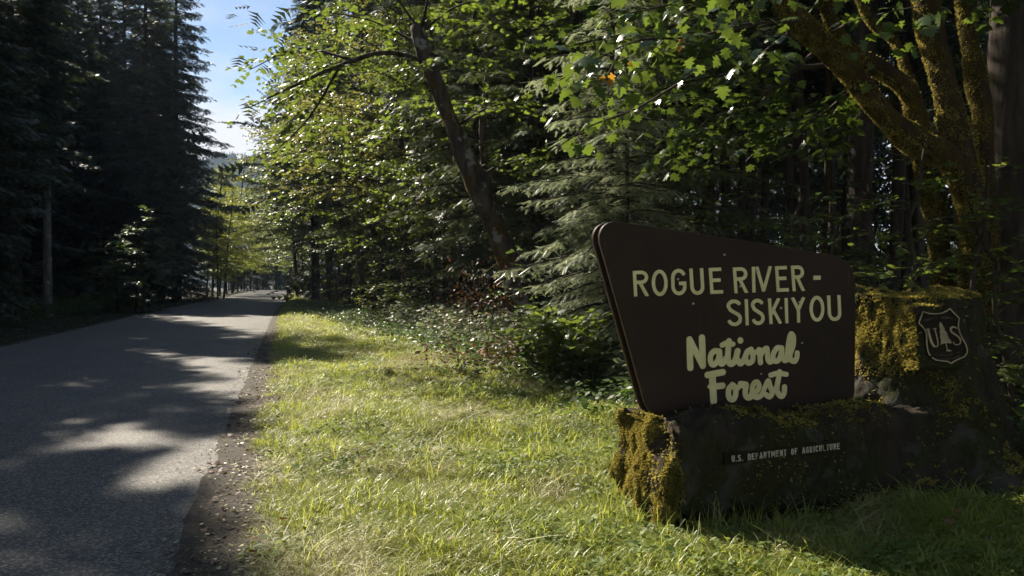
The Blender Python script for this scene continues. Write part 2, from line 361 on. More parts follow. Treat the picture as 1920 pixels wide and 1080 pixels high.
def crown_sprays(rs, limbs, nsub, leaf_step, leaf, size, spread, tilt, droop, conifer=False):
    """limbs: list of (polyline points). Returns leaf soup and twig soup"""
    pos = []; xd = []; nm = []; sc = []; var = []; tw = MB()
    for pts, lmax in limbs:
        n = len(pts); tang = nrm(np.gradient(pts, axis=0))
        Lr = np.linalg.norm(pts[-1] - pts[0])
        k = max(2, int(nsub * Lr / lmax + 0.5))
        tt = np.linspace(0.18, 1.0, k) + rs.uniform(-0.03, 0.03, k); tt = np.clip(tt, 0.1, 1.0)
        lv = rs.uniform(0.15, 0.85)
        for q, u in enumerate(tt):
            i = min(int(u * (n - 1)), n - 2); fr = u * (n - 1) - i
            base = pts[i] * (1 - fr) + pts[i + 1] * fr; d = tang[i]
            side = 1 if q % 2 else -1
            h = nrm(np.cross(d, np.array([0, 0, 1.0])))
            ang = rs.uniform(0.6, 1.15) * (0 if u > 0.985 else 1)
            dd = d * math.cos(ang) + side * h * math.sin(ang); dd = dd + np.array([0, 0, rs.normal(0, 0.10 if conifer else 0.28) - droop * 0.5]); dd = dd / np.linalg.norm(dd)
            l = spread * (1.15 - 0.8 * u) * rs.uniform(0.7, 1.25) * (Lr / lmax) ** 0.6
            l = max(l, 0.22 * spread)
            m = max(2, int(l / leaf_step))
            w = np.linspace(0.12, 1, m)[:, None]
            line = base + dd * (w * l) + np.array([0, 0, -1.0]) * (droop * l * w ** 2)
            line = line + rs.normal(0, leaf_step * 0.10, line.shape) * np.array([1, 1, 0.5])
            if l > 0.3 * spread and not conifer:
                a = np.vstack([base, line[m // 2], line[-1]]); tw.add(*tube(a, [0.008 + 0.006 * l, 0.006, 0.002], 3, cap=False))
            dl = nrm(np.gradient(np.vstack([base, line]), axis=0))[1:]
            hl = nrm(np.cross(dl, np.array([0, 0, 1.0])))
            for sgn in (1, -1):
                off = rs.uniform(0.5, 1.1, (m, 1)) * hl * sgn
                x = dl * 0.75 + off; x[:, 2] += rs.normal(-0.15, 0.18, m)
                nn = np.array([0, 0, 1.0]) + rs.normal(0, tilt, (m, 3))
                pos.append(line + (0 if conifer else 0.25 * size) * nrm(x)); xd.append(x); nm.append(nn)
                sc.append(size * rs.uniform(0.65, 1.3, m) * (1 - 0.45 * w[:, 0] * conifer)); var.append(np.clip(rs.normal(lv, 0.2, m), 0, 1))
    return stamp(*leaf, np.concatenate(pos), np.concatenate(xd), np.concatenate(nm), np.concatenate(sc), np.concatenate(var)), tw

def broadleaf(seed, H, cb, Rc, nl, trunk_r, leaf, size, leafmat_, bark, lean=(0, 0), nsub=14, spread=1.1, step=0.16, tilt=0.62, low=0.0, wob=0.25, bias=None):
    """a tree mesh pair (wood, crown) with base at origin"""
    rs = np.random.default_rng(seed)
    k = 9; z = np.linspace(0, 1, k)
    tp = np.stack([lean[0] * z ** 1.3 * H + np.cumsum(rs.normal(0, wob * 0.25, k)) * z, lean[1] * z ** 1.3 * H + np.cumsum(rs.normal(0, wob * 0.25, k)) * z, z * H], 1)
    wood = MB(); wood.add(*tube(tp, trunk_r * (1 - 0.85 * z) + 0.015, 9, 0.06, seed)); wood.add(*tube(np.array([tp[0] - [0, 0, .3], tp[0] + [0, 0, .12]]), [trunk_r * 1.5, trunk_r * 1.05], 9))
    limbs = []
    for i in range(nl):
        u = cb + (0.98 - cb) * (i + rs.uniform(0, 0.6)) / nl
        j = min(int(u * (k - 1)), k - 2); fr = u * (k - 1) - j; b0 = tp[j] * (1 - fr) + tp[j + 1] * fr
        a = i * 2.4 + rs.uniform(-0.5, 0.5)
        if bias is not None and rs.random() < 0.55: a = bias + rs.normal(0, 0.7)
        q = (u - cb) / (1 - cb); env = math.sin(math.pi * min(1, 0.22 + 0.78 * q)) ** 0.7 * (1 - 0.35 * q)
        l = Rc * max(0.25, env) * rs.uniform(0.75, 1.15)
        up = rs.uniform(0.0, 0.95) * (0.4 + q)
        w = np.linspace(0, 1, 7)[:, None]
        dirh = np.array([math.cos(a), math.sin(a), 0])
        pts = b0 + dirh * l * w + np.array([0, 0, 1.0]) * l * (up * w - (up * 0.5 + 0.12) * w ** 2) + np.cumsum(rs.normal(0, 0.05 * l / 3, (7, 3)), axis=0) * w
        r0 = trunk_r * 0.34 * (1 - 0.6 * q)
        wood.add(*tube(pts, np.linspace(r0, 0.008, 7), 5)); limbs.append((pts, Rc))
    lf, tw = crown_sprays(rs, limbs, nsub, step, leaf, size, spread, tilt, 0.10)
    for v, f in zip(tw.v, tw.f): pass
    if tw.n: wood.add(np.concatenate(tw.v), np.concatenate(tw.f))
    return wood.mesh('trunk', bark, smooth=True), mesh('crown', lf[0], lf[1], leafmat_, var=lf[2])

def sm(a, b, x):
    t = np.clip((x - a) / (b - a), 0, 1); return t * t * (3 - 2 * t)
def conifer(seed, H, cb, Rc, nl, trunk_r, feather_, size, mat_, bark, droop=0.35, nsub=16, spread=0.9, step=0.28, dead=8):
    rs = np.random.default_rng(seed)
    z = np.linspace(0, 1, 8); tp = np.stack([np.cumsum(rs.normal(0, 0.03, 8)), np.cumsum(rs.normal(0, 0.03, 8)), z * H], 1)
    wood = MB(); wood.add(*tube(tp, trunk_r * (1 - 0.93 * z) + 0.01, 10, 0.05, seed)); wood.add(*tube(np.array([[0, 0, -.3], [0, 0, .25]]), [trunk_r * 1.4, trunk_r * 1.02], 10))
    limbs = []
    for i in range(nl):
        u = cb + (0.985 - cb) * (i + rs.uniform(0, 0.9)) / nl
        b0 = np.array([np.interp(u, z, tp[:, 0]), np.interp(u, z, tp[:, 1]), u * H]); a = i * 2.4 + rs.uniform(-0.6, 0.6)
        q = (u - cb) / (1 - cb); l = Rc * (1 - q) ** 0.75 * (0.5 + 0.5 * float(sm(0, 0.28, q))) * rs.uniform(0.5, 1.2) + 0.25
        w = np.linspace(0, 1, 6)[:, None]; dirh = np.array([math.cos(a), math.sin(a), 0])
        up = 0.10 + 0.35 * q
        pts = b0 + dirh * l * w + np.array([0, 0, 1.0]) * l * (up * w - (droop + up * 0.5) * w ** 2 + 0.22 * w ** 4)
        wood.add(*tube(pts, np.linspace(0.02 + 0.008 * l, 0.006, 6), 4, cap=False)); limbs.append((pts, Rc))
    for i in range(dead):
        u = rs.uniform(0.08, max(cb, 0.12)); a = rs.uniform(0, 6.28); l = rs.uniform(0.5, 1.8); w = np.linspace(0, 1, 4)[:, None]
        pts = np.array([0, 0, u * H]) + np.array([math.cos(a), math.sin(a), -0.25]) * l * w + rs.normal(0, 0.04, (4, 3)) * w
        wood.add(*tube(pts, np.linspace(0.022, 0.005, 4), 4, cap=False))
    lf, tw = crown_sprays(rs, limbs, nsub, step, feather_, size, spread, 0.22, 0.28, conifer=True)
    return wood.mesh('trunk', bark, smooth=True), mesh('crown', lf[0], lf[1], mat_, var=lf[2])

tri_count = {}
def tree(name, pair, loc, rz, sc, label, cat='tree', group=None, crown='crown', trunk='trunk', dz=0.0):
    o = empty(name, (loc[0], loc[1], float(gz(loc[0], loc[1])) + dz), rz); o.scale = (sc,) * 3 if not isinstance(sc, tuple) else sc
    tag(o, label, cat, group)
    if pair[0] is not None: obj(trunk, pair[0], o)
    if pair[1] is not None: obj(crown, pair[1], o)
    return o

FEATHER_D = feather(5, 0.42, 0.075)
FIR = [conifer(11, 24, 0.05, 3.9, 210, 0.30, FEATHER_D, 0.50, M['needle'], M['bark'], droop=0.42, nsub=30, spread=1.15, step=0.185),
       conifer(12, 23, 0.26, 3.6, 190, 0.26, FEATHER_D, 0.50, M['needle'], M['bark'], droop=0.45, nsub=30, spread=1.15, step=0.185),
       conifer(13, 25, 0.03, 4.6, 230, 0.34, FEATHER_D, 0.52, M['needle'], M['bark'], droop=0.40, nsub=32, spread=1.25, step=0.19)]
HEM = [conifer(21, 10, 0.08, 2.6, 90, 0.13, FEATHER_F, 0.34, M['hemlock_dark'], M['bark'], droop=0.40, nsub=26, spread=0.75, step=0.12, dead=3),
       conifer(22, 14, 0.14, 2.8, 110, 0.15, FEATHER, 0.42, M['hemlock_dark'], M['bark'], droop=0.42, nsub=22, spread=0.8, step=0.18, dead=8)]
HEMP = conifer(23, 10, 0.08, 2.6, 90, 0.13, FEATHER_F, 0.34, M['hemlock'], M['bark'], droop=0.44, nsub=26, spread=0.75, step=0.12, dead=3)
MAP = [broadleaf(31, 13, 0.20, 4.8, 34, 0.15, LEAF_M, 0.118, M['maple'], M['bark_lichen'], nsub=24, spread=1.35, step=0.105, bias=3.6),
       broadleaf(32, 12, 0.28, 4.4, 32, 0.12, LEAF_M, 0.115, M['maple'], M['bark_lichen'], lean=(-0.08, -0.05), nsub=24, spread=1.3, step=0.105, bias=3.6),
       broadleaf(33, 15, 0.28, 5.0, 34, 0.20, LEAF_M, 0.15, M['maple'], M['bark_lichen'], nsub=22, spread=1.4, step=0.13),
       broadleaf(34, 13, 0.26, 4.6, 34, 0.13, LEAF_S, 0.13, M['maple2'], M['bark_lichen'], lean=(-0.05, 0.0), nsub=24, spread=1.3, step=0.10, bias=3.6)]
ALD = [broadleaf(41, 16, 0.22, 4.2, 50, 0.13, LEAF_S, 0.22, M['alder'], M['bark'], lean=(0.10, 0), nsub=22, spread=1.3, step=0.13),
       broadleaf(42, 13, 0.22, 3.8, 46, 0.11, LEAF_S, 0.22, M['alder'], M['bark'], lean=(0.05, 0.05), nsub=22, spread=1.2, step=0.13)]
VINE = [broadleaf(51, 4.2, 0.10, 2.2, 16, 0.045, LEAF_M, 0.105, M['maple'], M['bark'], lean=(0.2, 0), nsub=14, spread=0.7, step=0.10, tilt=0.28, wob=0.4),
        broadleaf(52, 3.2, 0.08, 1.9, 15, 0.04, LEAF_M, 0.10, M['shrub'], M['bark'], lean=(-0.1, 0.1), nsub=14, spread=0.65, step=0.10, tilt=0.28, wob=0.4)]

def bush(seed, H, Rc, n, leaf, size, mat_, step=0.07, spread=0.35):
    rs = np.random.default_rng(seed); wood = MB(); limbs = []
    for i in range(n):
        a = rs.uniform(0, 6.28); l = Rc * rs.uniform(0.5, 1.1); h = H * rs.uniform(0.45, 1.05); w = np.linspace(0, 1, 6)[:, None]
        b0 = np.array([math.cos(a), math.sin(a), 0]) * 0.12 * rs.random()
        pts = b0 + np.array([math.cos(a), math.sin(a), 0]) * l * w ** 1.3 + np.array([0, 0, 1.0]) * h * (1.5 * w - 0.6 * w ** 2) + rs.normal(0, 0.02, (6, 3))
        wood.add(*tube(pts, np.linspace(0.010, 0.003, 6), 4, cap=False)); limbs.append((pts, max(H, Rc)))
    lf, tw = crown_sprays(rs, limbs, 12, step, leaf, size, spread, 0.4, 0.1)
    return wood.mesh('stem', M['bark'], smooth=True), mesh('foliage', lf[0], lf[1], mat_, var=lf[2])
BUSH = [bush(61, 0.8, 0.7, 14, LEAF_S, 0.085, M['shrub']), bush(62, 1.1, 0.8, 16, LEAF_M, 0.10, M['maple']), bush(63, 0.6, 0.6, 12, LEAF_S, 0.075, M['shrub'])]

def fern(seed, n=16, L0=0.75):
    rs = np.random.default_rng(seed); mb = MB()
    for i in range(n):
        a = i * 2.4 + rs.uniform(-.3, .3); l = L0 * rs.uniform(0.7, 1.15); k = 20; w = np.linspace(0, 1, k)[:, None]; up = rs.uniform(0.6, 1.2)
        d = np.array([math.cos(a), math.sin(a), 0]); side = np.array([-math.sin(a), math.cos(a), 0])
        pts = d * l * w * 0.9 + np.array([0, 0, 1.0]) * l * (up * w - (up * 0.75 + 0.1) * w ** 2)
        tg = nrm(np.gradient(pts, axis=0))
        for s in (1, -1):
            wd = 0.13 * l * np.sin(np.pi * np.clip(w * 0.9 + 0.1, 0, 1))[:, 0] ** 0.6
            p0 = pts[1:-1]; sc = wd[1:-1]
            x = side * s + tg[1:-1] * 0.25 + np.array([0, 0, -0.15]); nn = np.tile(np.cross(tg[k // 2], side) * -1 * -1, (k - 2, 1)); nn[:, 2] = np.abs(nn[:, 2]) + 0.3
            tv, tf = T([(0, -0.1, 0), (0, 0.1, 0), (1, 0.02, -0.05)], [(0, 2, 1)])
            mb.add(*stamp(tv, tf, p0, x, nn, sc, np.clip(rs.normal(0.5, 0.2, k - 2), 0, 1)))
    return mb.mesh('fern', M['fern'])
FERN = [fern(71), fern(72, 13, 0.6)]

# ------------------------------------------------------------------ sign lettering: strokes -> outlines
def seg_field(X, Y, pl, r, caps):
    """signed distance to a thick polyline; caps: (flat start, flat end)"""
    D = np.full(X.shape, 1e9); n = len(pl) - 1
    for i in range(n):
        ax, ay = pl[i]; bx, by = pl[i + 1]; dx, dy = bx - ax, by - ay; l2 = dx * dx + dy * dy + 1e-12
        t = ((X - ax) * dx + (Y - ay) * dy) / l2; tc = np.clip(t, 0, 1)
        ra = r[i] if hasattr(r, '__len__') else r; rb = r[i + 1] if hasattr(r, '__len__') else r
        d = np.hypot(X - ax - tc * dx, Y - ay - tc * dy) - (ra + (rb - ra) * tc)
        ln = math.sqrt(l2)
        if i == 0 and caps[0]: d = np.maximum(d, -t * ln)
        if i == n - 1 and caps[1]: d = np.maximum(d, (t - 1) * ln)
        D = np.minimum(D, d)
    return D
def poly_field(X, Y, pg):
    ins = np.zeros(X.shape, bool); D = np.full(X.shape, 1e9); n = len(pg)
    for i in range(n):
        ax, ay = pg[i]; bx, by = pg[(i + 1) % n]
        c = ((ay > Y) != (by > Y)) & (X < (bx - ax) * (Y - ay) / ((by - ay) if by != ay else 1e-9) + ax); ins ^= c
        dx, dy = bx - ax, by - ay; t = np.clip(((X - ax) * dx + (Y - ay) * dy) / (dx * dx + dy * dy + 1e-12), 0, 1)
        D = np.minimum(D, np.hypot(X - ax - t * dx, Y - ay - t * dy))
    return np.where(ins, -D, D)
def contours(D, x0, y0, h):
    """marching squares, zero level; returns closed loops"""
    ny, nx = D.shape; seg = {}
    def cross(i, j, k, l):
        a, b = D[j, i], D[l, k]; t = a / (a - b); return (x0 + (i + (k - i) * t) * h, y0 + (j + (l - j) * t) * h)
    B = D < 0
    code = B[:-1, :-1] * 1 + B[:-1, 1:] * 2 + B[1:, 1:] * 4 + B[1:, :-1] * 8
    nxt = {}; ptc = {}
    for j, i in zip(*np.nonzero((code > 0) & (code < 15))):
        e = {'b': ((i, j), (i + 1, j)), 'r': ((i + 1, j), (i + 1, j + 1)), 't': ((i, j + 1), (i + 1, j + 1)), 'l': ((i, j), (i, j + 1))}
        c = int(code[j, i])
        tb = {1: ['lb'], 2: ['br'], 3: ['lr'], 4: ['rt'], 5: ['lb', 'rt'], 6: ['bt'], 7: ['lt'], 8: ['tl'], 9: ['tb'], 10: ['br', 'tl'], 11: ['tr'], 12: ['rl'], 13: ['rb'], 14: ['bl']}[c]
        for p, q in tb:
            nxt[e[p]] = e[q]
            for k in (e[p], e[q]):
                if k not in ptc: ptc[k] = cross(*k[0], *k[1])
    loops = []
    while nxt:
        s = next(iter(nxt)); cur = s; lp = []
        while cur in nxt:
            lp.append(ptc[cur]); cur = nxt.pop(cur)
        if len(lp) > 5: loops.append(lp)
    return loops
def simplify(lp, eps):
    pts = np.array(lp); n = len(pts)
    def dp(a, b):
        if b <= a + 1: return []
        p, q = pts[a], pts[b % n]; d = q - p; l = np.hypot(*d)
        s = pts[a + 1:b]
        ds = np.abs(d[0] * (s[:, 1] - p[1]) - d[1] * (s[:, 0] - p[0])) / l if l > 1e-9 else np.hypot(*(s - p).T)
        k = int(np.argmax(ds))
        if ds[k] < eps: return []
        k += a + 1
        return dp(a, k) + [k] + dp(k, b)
    m = n // 2
    idx = [0] + dp(0, m) + [m] + dp(m, n)
    return [lp[i] for i in idx]
def flat_shape(name, loops, thick, mat, to3, nrm3, bevel=0.0):
    """solid with outline loops (2D), mapped by to3((x,y)) -> Vector, extruded along nrm3"""
    cu = bpy.data.curves.new(name, 'CURVE'); cu.dimensions = '2D'; cu.fill_mode = 'NONE'; cu.fill_mode = 'BOTH'
    cu.extrude = thick / 2
    if bevel: cu.bevel_depth = bevel; cu.bevel_resolution = 1; cu.offset = -bevel; cu.extrude = max(thick / 2 - bevel, 0.0001)
    for lp in loops:
        s = cu.splines.new('POLY'); s.points.add(len(lp) - 1); s.use_cyclic_u = True
        for p, q in zip(s.points, lp): p.co = (q[0], q[1], 0, 1)
    o = bpy.data.objects.new(name, cu)
    me = bpy.data.meshes.new_from_object(o)
    bpy.data.objects.remove(o); bpy.data.curves.remove(cu)
    co = np.zeros(len(me.vertices) * 3, dtype=np.float32); me.vertices.foreach_get('co', co); co = co.reshape(-1, 3)
    n3 = np.array(nrm3)
    new = np.array([np.array(to3((a, b))) + n3 * (c + thick / 2) for a, b, c in co], dtype=np.float32)
    me.vertices.foreach_set('co', new.ravel()); me.materials.clear(); me.materials.append(mat)
    me.name = name; me.update(); return me

class Plane:
    """a vertical-ish plane in the world with u along it and v up, for things that lie on it"""
    def __init__(s, o, heading, roll=0.0, lean=0.0):
        e1 = Vector((math.cos(heading), math.sin(heading), 0)); n = Vector((math.sin(heading), -math.cos(heading), 0))
        up = Vector((0, 0, 1)) * math.cos(lean) - n * math.sin(lean); n = n * math.cos(lean) + Vector((0, 0, 1)) * math.sin(lean)
        s.u = e1 * math.cos(roll) + up * math.sin(roll); s.v = up * math.cos(roll) - e1 * math.sin(roll); s.n = n; s.o = Vector(o)
    def px(s, x, y):
        """plane coordinates of the place seen at photograph pixel x, y"""
        a = Vector((0, 0, CAMZ)); d = P(x, y, 1.0) - a
        t = (s.o - a).dot(s.n) / d.dot(s.n); w = a + d * t - s.o
        return (w.dot(s.u), w.dot(s.v))
    def at(s, p, off=0.0): return s.o + s.u * p[0] + s.v * p[1] + s.n * off

HEAD = R(18)
SP = Plane(P(1235, 783, 5.1), HEAD, roll=0.03)

def arc(cx, cy, rx_, ry_, a0, a1, n=14):
    return [(cx + rx_ * math.cos(R(a)), cy + ry_ * math.sin(R(a))) for a in np.linspace(a0, a1, n)]
# glyphs in a cell: x 0..1 (stretched to the letter's width), y 0..1; stroke half width s (in y units), w = width / height
def glyph(ch, w, s):
    h = s; rr = w / 2 - h
    if ch == 'R': return [([(h, 0), (h, 1)], 1, 1), ([(h, 1 - h), (w * 0.52, 1 - h)] + arc(w * 0.55, 0.74, w * 0.45 - h, 0.26 - h, 90, -90) + [(h, 0.48 + h)], 1, 1), ([(w * 0.46, 0.5), (w - h * 1.05, -0.02)], 1, 1)]
    if ch == 'P': return [([(h, 0), (h, 1)], 1, 1), ([(h, 1 - h)] + arc(w * 0.55, 0.72, w * 0.45 - h, 0.28 - h, 90, -90) + [(h, 0.44 + h)], 1, 1)]
    if ch in 'OD0':
        if ch == 'D': return [([(h, h), (h, 1 - h)] + [(w * 0.45, 1 - h)] + arc(w * 0.5, 0.7, w * 0.5 - h, 0.3 - h, 90, 0) + arc(w * 0.5, 0.3, w * 0.5 - h, 0.3 - h, 0, -90) + [(h, h)], 0, 0)]
        k = 0.5 - h; return [(arc(w / 2, 0.5, rr, k, 0, 360, 40), 0, 0)]
    if ch in 'GC':
        top = arc(w / 2, 0.66, rr, 0.34 - h, 22, 180); bot = arc(w / 2, 0.34, rr, 0.34 - h, 180, 360 if ch == 'G' else 338)
        s1 = [(top + bot + ([(w - h, 0.34 + h * 1.5)] if ch == 'G' else []), 1, 1)]
        if ch == 'G': s1.append(([(w * 0.52, 0.45), (w, 0.45)], 1, 1))
        return s1
    if ch == 'U': return [([(h, 1), (h, 0.3)] + arc(w / 2, 0.3, rr, 0.3 - h, 180, 360) + [(w - h, 1)], 1, 1)]
    if ch == 'E': return [([(h, 0), (h, 1)], 1, 1), ([(h, 1 - h), (w * 0.96, 1 - h)], 1, 1), ([(h, 0.52), (w * 0.86, 0.52)], 1, 1), ([(h, h), (w, h)], 1, 1)]
    if ch == 'F': return [([(h, 0), (h, 1)], 1, 1), ([(h, 1 - h), (w * 0.96, 1 - h)], 1, 1), ([(h, 0.52), (w * 0.82, 0.52)], 1, 1)]
    if ch == 'I': return [([(w / 2, 0), (w / 2, 1)], 1, 1)]
    if ch == 'L': return [([(h, 0), (h, 1)], 1, 1), ([(h, h), (w, h)], 1, 1)]
    if ch == 'T': return [([(w / 2, 0), (w / 2, 1)], 1, 1), ([(0, 1 - h), (w, 1 - h)], 1, 1)]
    if ch == 'V': return [([(h * 0.9, 1), (w / 2, h * 0.4)], 1, 1), ([(w / 2, h * 0.4), (w - h * 0.9, 1)], 1, 1), ([(w / 2, 0.0), (w / 2, 0.16)], 1, 1)]
    if ch == 'Y': return [([(h, 1), (w / 2, 0.5)], 1, 0), ([(w / 2, 0.5), (w - h, 1)], 0, 1), ([(w / 2, 0), (w / 2, 0.52)], 1, 1)]
    if ch == 'K': return [([(h, 0), (h, 1)], 1, 1), ([(h, 0.34), (w - h * 1.1, 1.0)], 1, 1), ([(w * 0.36, 0.55), (w - h, 0)], 1, 1)]
    if ch == 'A': return [([(h * 0.9, 0), (w / 2, 0.97)], 1, 0), ([(w / 2, 0.97), (w - h * 0.9, 0)], 0, 1), ([(w * 0.22, 0.3), (w * 0.78, 0.3)], 1, 1)]
    if ch == 'N': return [([(h, 0), (h, 1)], 1, 1), ([(w - h, 0), (w - h, 1)], 1, 1), ([(h, 0.98), (w - h, 0.02)], 0, 0)]
    if ch == 'M': return [([(h, 0), (h, 1)], 1, 1), ([(w - h, 0), (w - h, 1)], 1, 1), ([(h, 0.96), (w / 2, 0.3), (w - h, 0.96)], 0, 0)]
    if ch == 'S': return [(arc(w / 2, 0.745, rr, 0.255 - h, 20, 180) + [(w * 0.25, 0.60)] + [(w * 0.5, 0.515), (w * 0.78, 0.42)] + arc(w / 2, 0.275, rr, 0.275 - h, 20, -165), 1, 1)]
    if ch == '-': return [([(0, 0.5), (w, 0.5)], 1, 1)]
    if ch == '.': return [([(w / 2, 0.0), (w / 2, 2 * h)], 1, 1)]
    return []
def letter_mesh(ch, corners, plane, s, thick, mat, bevel=0.0):
    """corners in plane coordinates: bottom-left, bottom-right, top-right, top-left"""
    bl, br, tr_, tl = [np.array(c) for c in corners]
    H = np.linalg.norm(tl - bl); w = np.linalg.norm(br - bl) / H
    step = 0.016; pad = 0.06; xs = np.arange(-pad, w + pad, step); ys_ = np.arange(-pad, 1 + pad, step)
    X, Y = np.meshgrid(xs, ys_); D = np.full(X.shape, 1e9)
    for pl, c0, c1 in glyph(ch, w, s): D = np.minimum(D, seg_field(X, Y, pl, s, (c0, c1)))
    D = np.maximum(D, np.maximum(-Y, Y - 1)) if ch not in '-' else D
    D[0, :] = D[-1, :] = D[:, 0] = D[:, -1] = 1
    D = np.where(D == 0, 1e-6, D)
    loops = [simplify(l, 0.004) for l in contours(D, xs[0], ys_[0], step)]
    def uv(p):
        a, b_ = p[0] / w, p[1]
        return (bl * (1 - a) * (1 - b_) + br * a * (1 - b_) + tr_ * a * b_ + tl * (1 - a) * b_)
    loops = [[tuple(uv(p)) for p in l] for l in loops]
    return flat_shape('letter', loops, thick, mat, lambda p: plane.at(p, 0.0), plane.n, bevel)

m, t, b = newmat('cream_paint')
cr, nz, _ = noisecol(t, [(0.35, (0.66, 0.57, 0.27)), (0.7, (0.80, 0.71, 0.38))], 7, 8)
t.links.new(cr.outputs[0], b.inputs['Base Color']); b.inputs['Roughness'].default_value = 0.5; bump(t, b, nz.outputs[0], 0.15, 0.01)
M['cream'] = m
m, t, b = newmat('faded_cream_paint')
cr, nz, _ = noisecol(t, [(0.30, (0.10, 0.085, 0.055)), (0.50, (0.50, 0.46, 0.33))], 14, 8)
t.links.new(cr.outputs[0], b.inputs['Base Color']); b.inputs['Roughness'].default_value = 0.7
M['faded'] = m
m, t, b = newmat('nearly_gone_paint')
cr, nz, _ = noisecol(t, [(0.40, (0.035, 0.026, 0.016)), (0.70, (0.13, 0.10, 0.06))], 20, 8)
t.links.new(cr.outputs[0], b.inputs['Base Color']); b.inputs['Roughness'].default_value = 0.8
M['ghost'] = m
m, t, b = newmat('brown_sign_paint')
cr, nz, _ = noisecol(t, [(0.3, (0.018, 0.010, 0.006)), (0.65, (0.034, 0.018, 0.011))], 1.6, 10, rough=0.65)
cr2, nz2, _ = noisecol(t, [(0.6, (0, 0, 0)), (0.75, (1, 1, 1))], 14, 8, stretch=(1, 1, 0.3))
m2 = t.nodes.new('ShaderNodeMixRGB'); m2.inputs[2].default_value = (0.05, 0.034, 0.022, 1)
ml = t.nodes.new('ShaderNodeMath'); ml.operation = 'MULTIPLY'; ml.inputs[1].default_value = 0.35
t.links.new(cr2.outputs[0], ml.inputs[0]); t.links.new(ml.outputs[0], m2.inputs[0]); t.links.new(cr.outputs[0], m2.inputs[1])
t.links.new(m2.outputs[0], b.inputs['Base Color']); b.inputs['Roughness'].default_value = 0.6; b.inputs['Specular IOR Level'].default_value = 0.2
cr5, nz5, _ = noisecol(t, [(0.66, (0, 0, 0)), (0.72, (1, 1, 1))], 38, 3, stretch=(1, 1, 0.12))
m5 = t.nodes.new('ShaderNodeMixRGB'); m5.inputs[2].default_value = (0.11, 0.08, 0.055, 1); ml5 = t.nodes.new('ShaderNodeMath'); ml5.operation = 'MULTIPLY'; ml5.inputs[1].default_value = 0.35
t.links.new(cr5.outputs[0], ml5.inputs[0]); t.links.new(ml5.outputs[0], m5.inputs[0]); t.links.new(m2.outputs[0], m5.inputs[1]); t.links.new(m5.outputs[0], b.inputs['Base Color'])
bump(t, b, nz5.outputs[0], 0.35, 0.004)
M['sign'] = m
m, t, b = newmat('galvanised_bolt'); b.inputs['Base Color'].default_value = (0.5, 0.48, 0.40, 1); b.inputs['Roughness'].default_value = 0.45; M['bolt'] = m
m, t, b = newmat('dark_post_wood'); cr, nz, _ = noisecol(t, [(0.3, (0.016, 0.012, 0.008)), (0.7, (0.036, 0.027, 0.017))], 5, 8, stretch=(1, 1, .2))
t.links.new(cr.outputs[0], b.inputs['Base Color']); b.inputs['Roughness'].default_value = 0.95; b.inputs['Specular IOR Level'].default_value = 0.08; M['postwood'] = m

# ------------------------------------------------------------------ the sign
def crop(x, y): return (1100 + x / 2.633, 400 + y / 2.633)
def roundpoly(pts, n=5):
    return pts
outline_px = [(1125, 452), (1125, 440), (1128, 430), (1133, 423), (1140, 418), (1149, 415.5), (1160, 416), (1240, 427), (1324, 440), (1427, 456), (1500, 468), (1550, 477),
              (1570, 481), (1583, 487), (1593, 496), (1600, 508), (1603.5, 522), (1604, 560), (1604, 640), (1603, 735), (1600, 747), (1594, 755), (1584, 761), (1570, 764),
              (1480, 770.5), (1380, 778), (1290, 784.5), (1255, 786.5), (1243, 786), (1232, 783), (1223, 777), (1216, 768), (1210, 754), (1190, 682), (1160, 575)]
board = [SP.px(*p) for p in outline_px]
sign = empty('forest_sign', SP.at((0.8, 0.0)) * 1.0)
tag(sign, 'large brown trapezoid sign board with cream lettering standing on the mossy log base', 'sign')
def sign_child(name, me):
    o = obj(name, me, sign); o.location = -sign.location; return o
flip = [list(reversed(board))]
sign_child('front_panel', flat_shape('front_panel', [board], 0.035, M['sign'], lambda p: SP.at(p, -0.035), SP.n, bevel=0.006))
sign_child('back_panel', flat_shape('back_panel', [board], 0.035, M['sign'], lambda p: SP.at(p, -0.135), SP.n, bevel=0.006))
# posts between the panels, and spacer rail
for q in (SP.px(1330, 600), SP.px(1520, 600)):
    mb = MB(); pts = np.array([SP.at((q[0], -0.25), -0.0675), SP.at((q[0], 0.75), -0.0675)]); mb.add(*tube(pts, 0.03, 4))
    sign_child('post', mb.mesh('post', M['postwood']))
rows = []
def row(text, boxes, s=0.068):
    for ch, (x0, x1, yt, yb, sk) in zip(text, boxes):
        # px corners from the 2.633x enlargement
        c = [crop(x0 + sk, yb), crop(x1 + sk, yb - 0.036 * (x1 - x0)), crop(x1, yt - 0.03 * (x1 - x0)), crop(x0, yt)]
        sign_child('letter', letter_mesh(ch, [SP.px(*p) for p in c], SP, s, 0.006, M['cream'], 0.0))
row('ROGUERIVER', [(226, 300, 284, 411, 7), (318, 396, 279, 410, 4), (414, 488, 275, 406, 4), (505, 573, 272, 404, 8), (601, 664, 269, 398, 8),
                   (720, 789, 267, 395, 8), (813, 829, 264, 391, 3), (831, 912, 263, 388, 0), (928, 988, 261, 388, 8), (1006, 1068, 258, 385, 9)])
row('-', [(1118, 1153, 308, 329, 0)], s=0.5)
row('SISKIYOU', [(688, 761, 426, 558, 5), (779, 793, 424, 553, 5), (808, 872, 422, 553, 6), (893, 955, 420, 547, 8), (975, 990, 418, 543, 4), (1006, 1077, 415, 541, 3), (1098, 1170, 408, 536, 2), (1185, 1250, 405, 533, 6)])

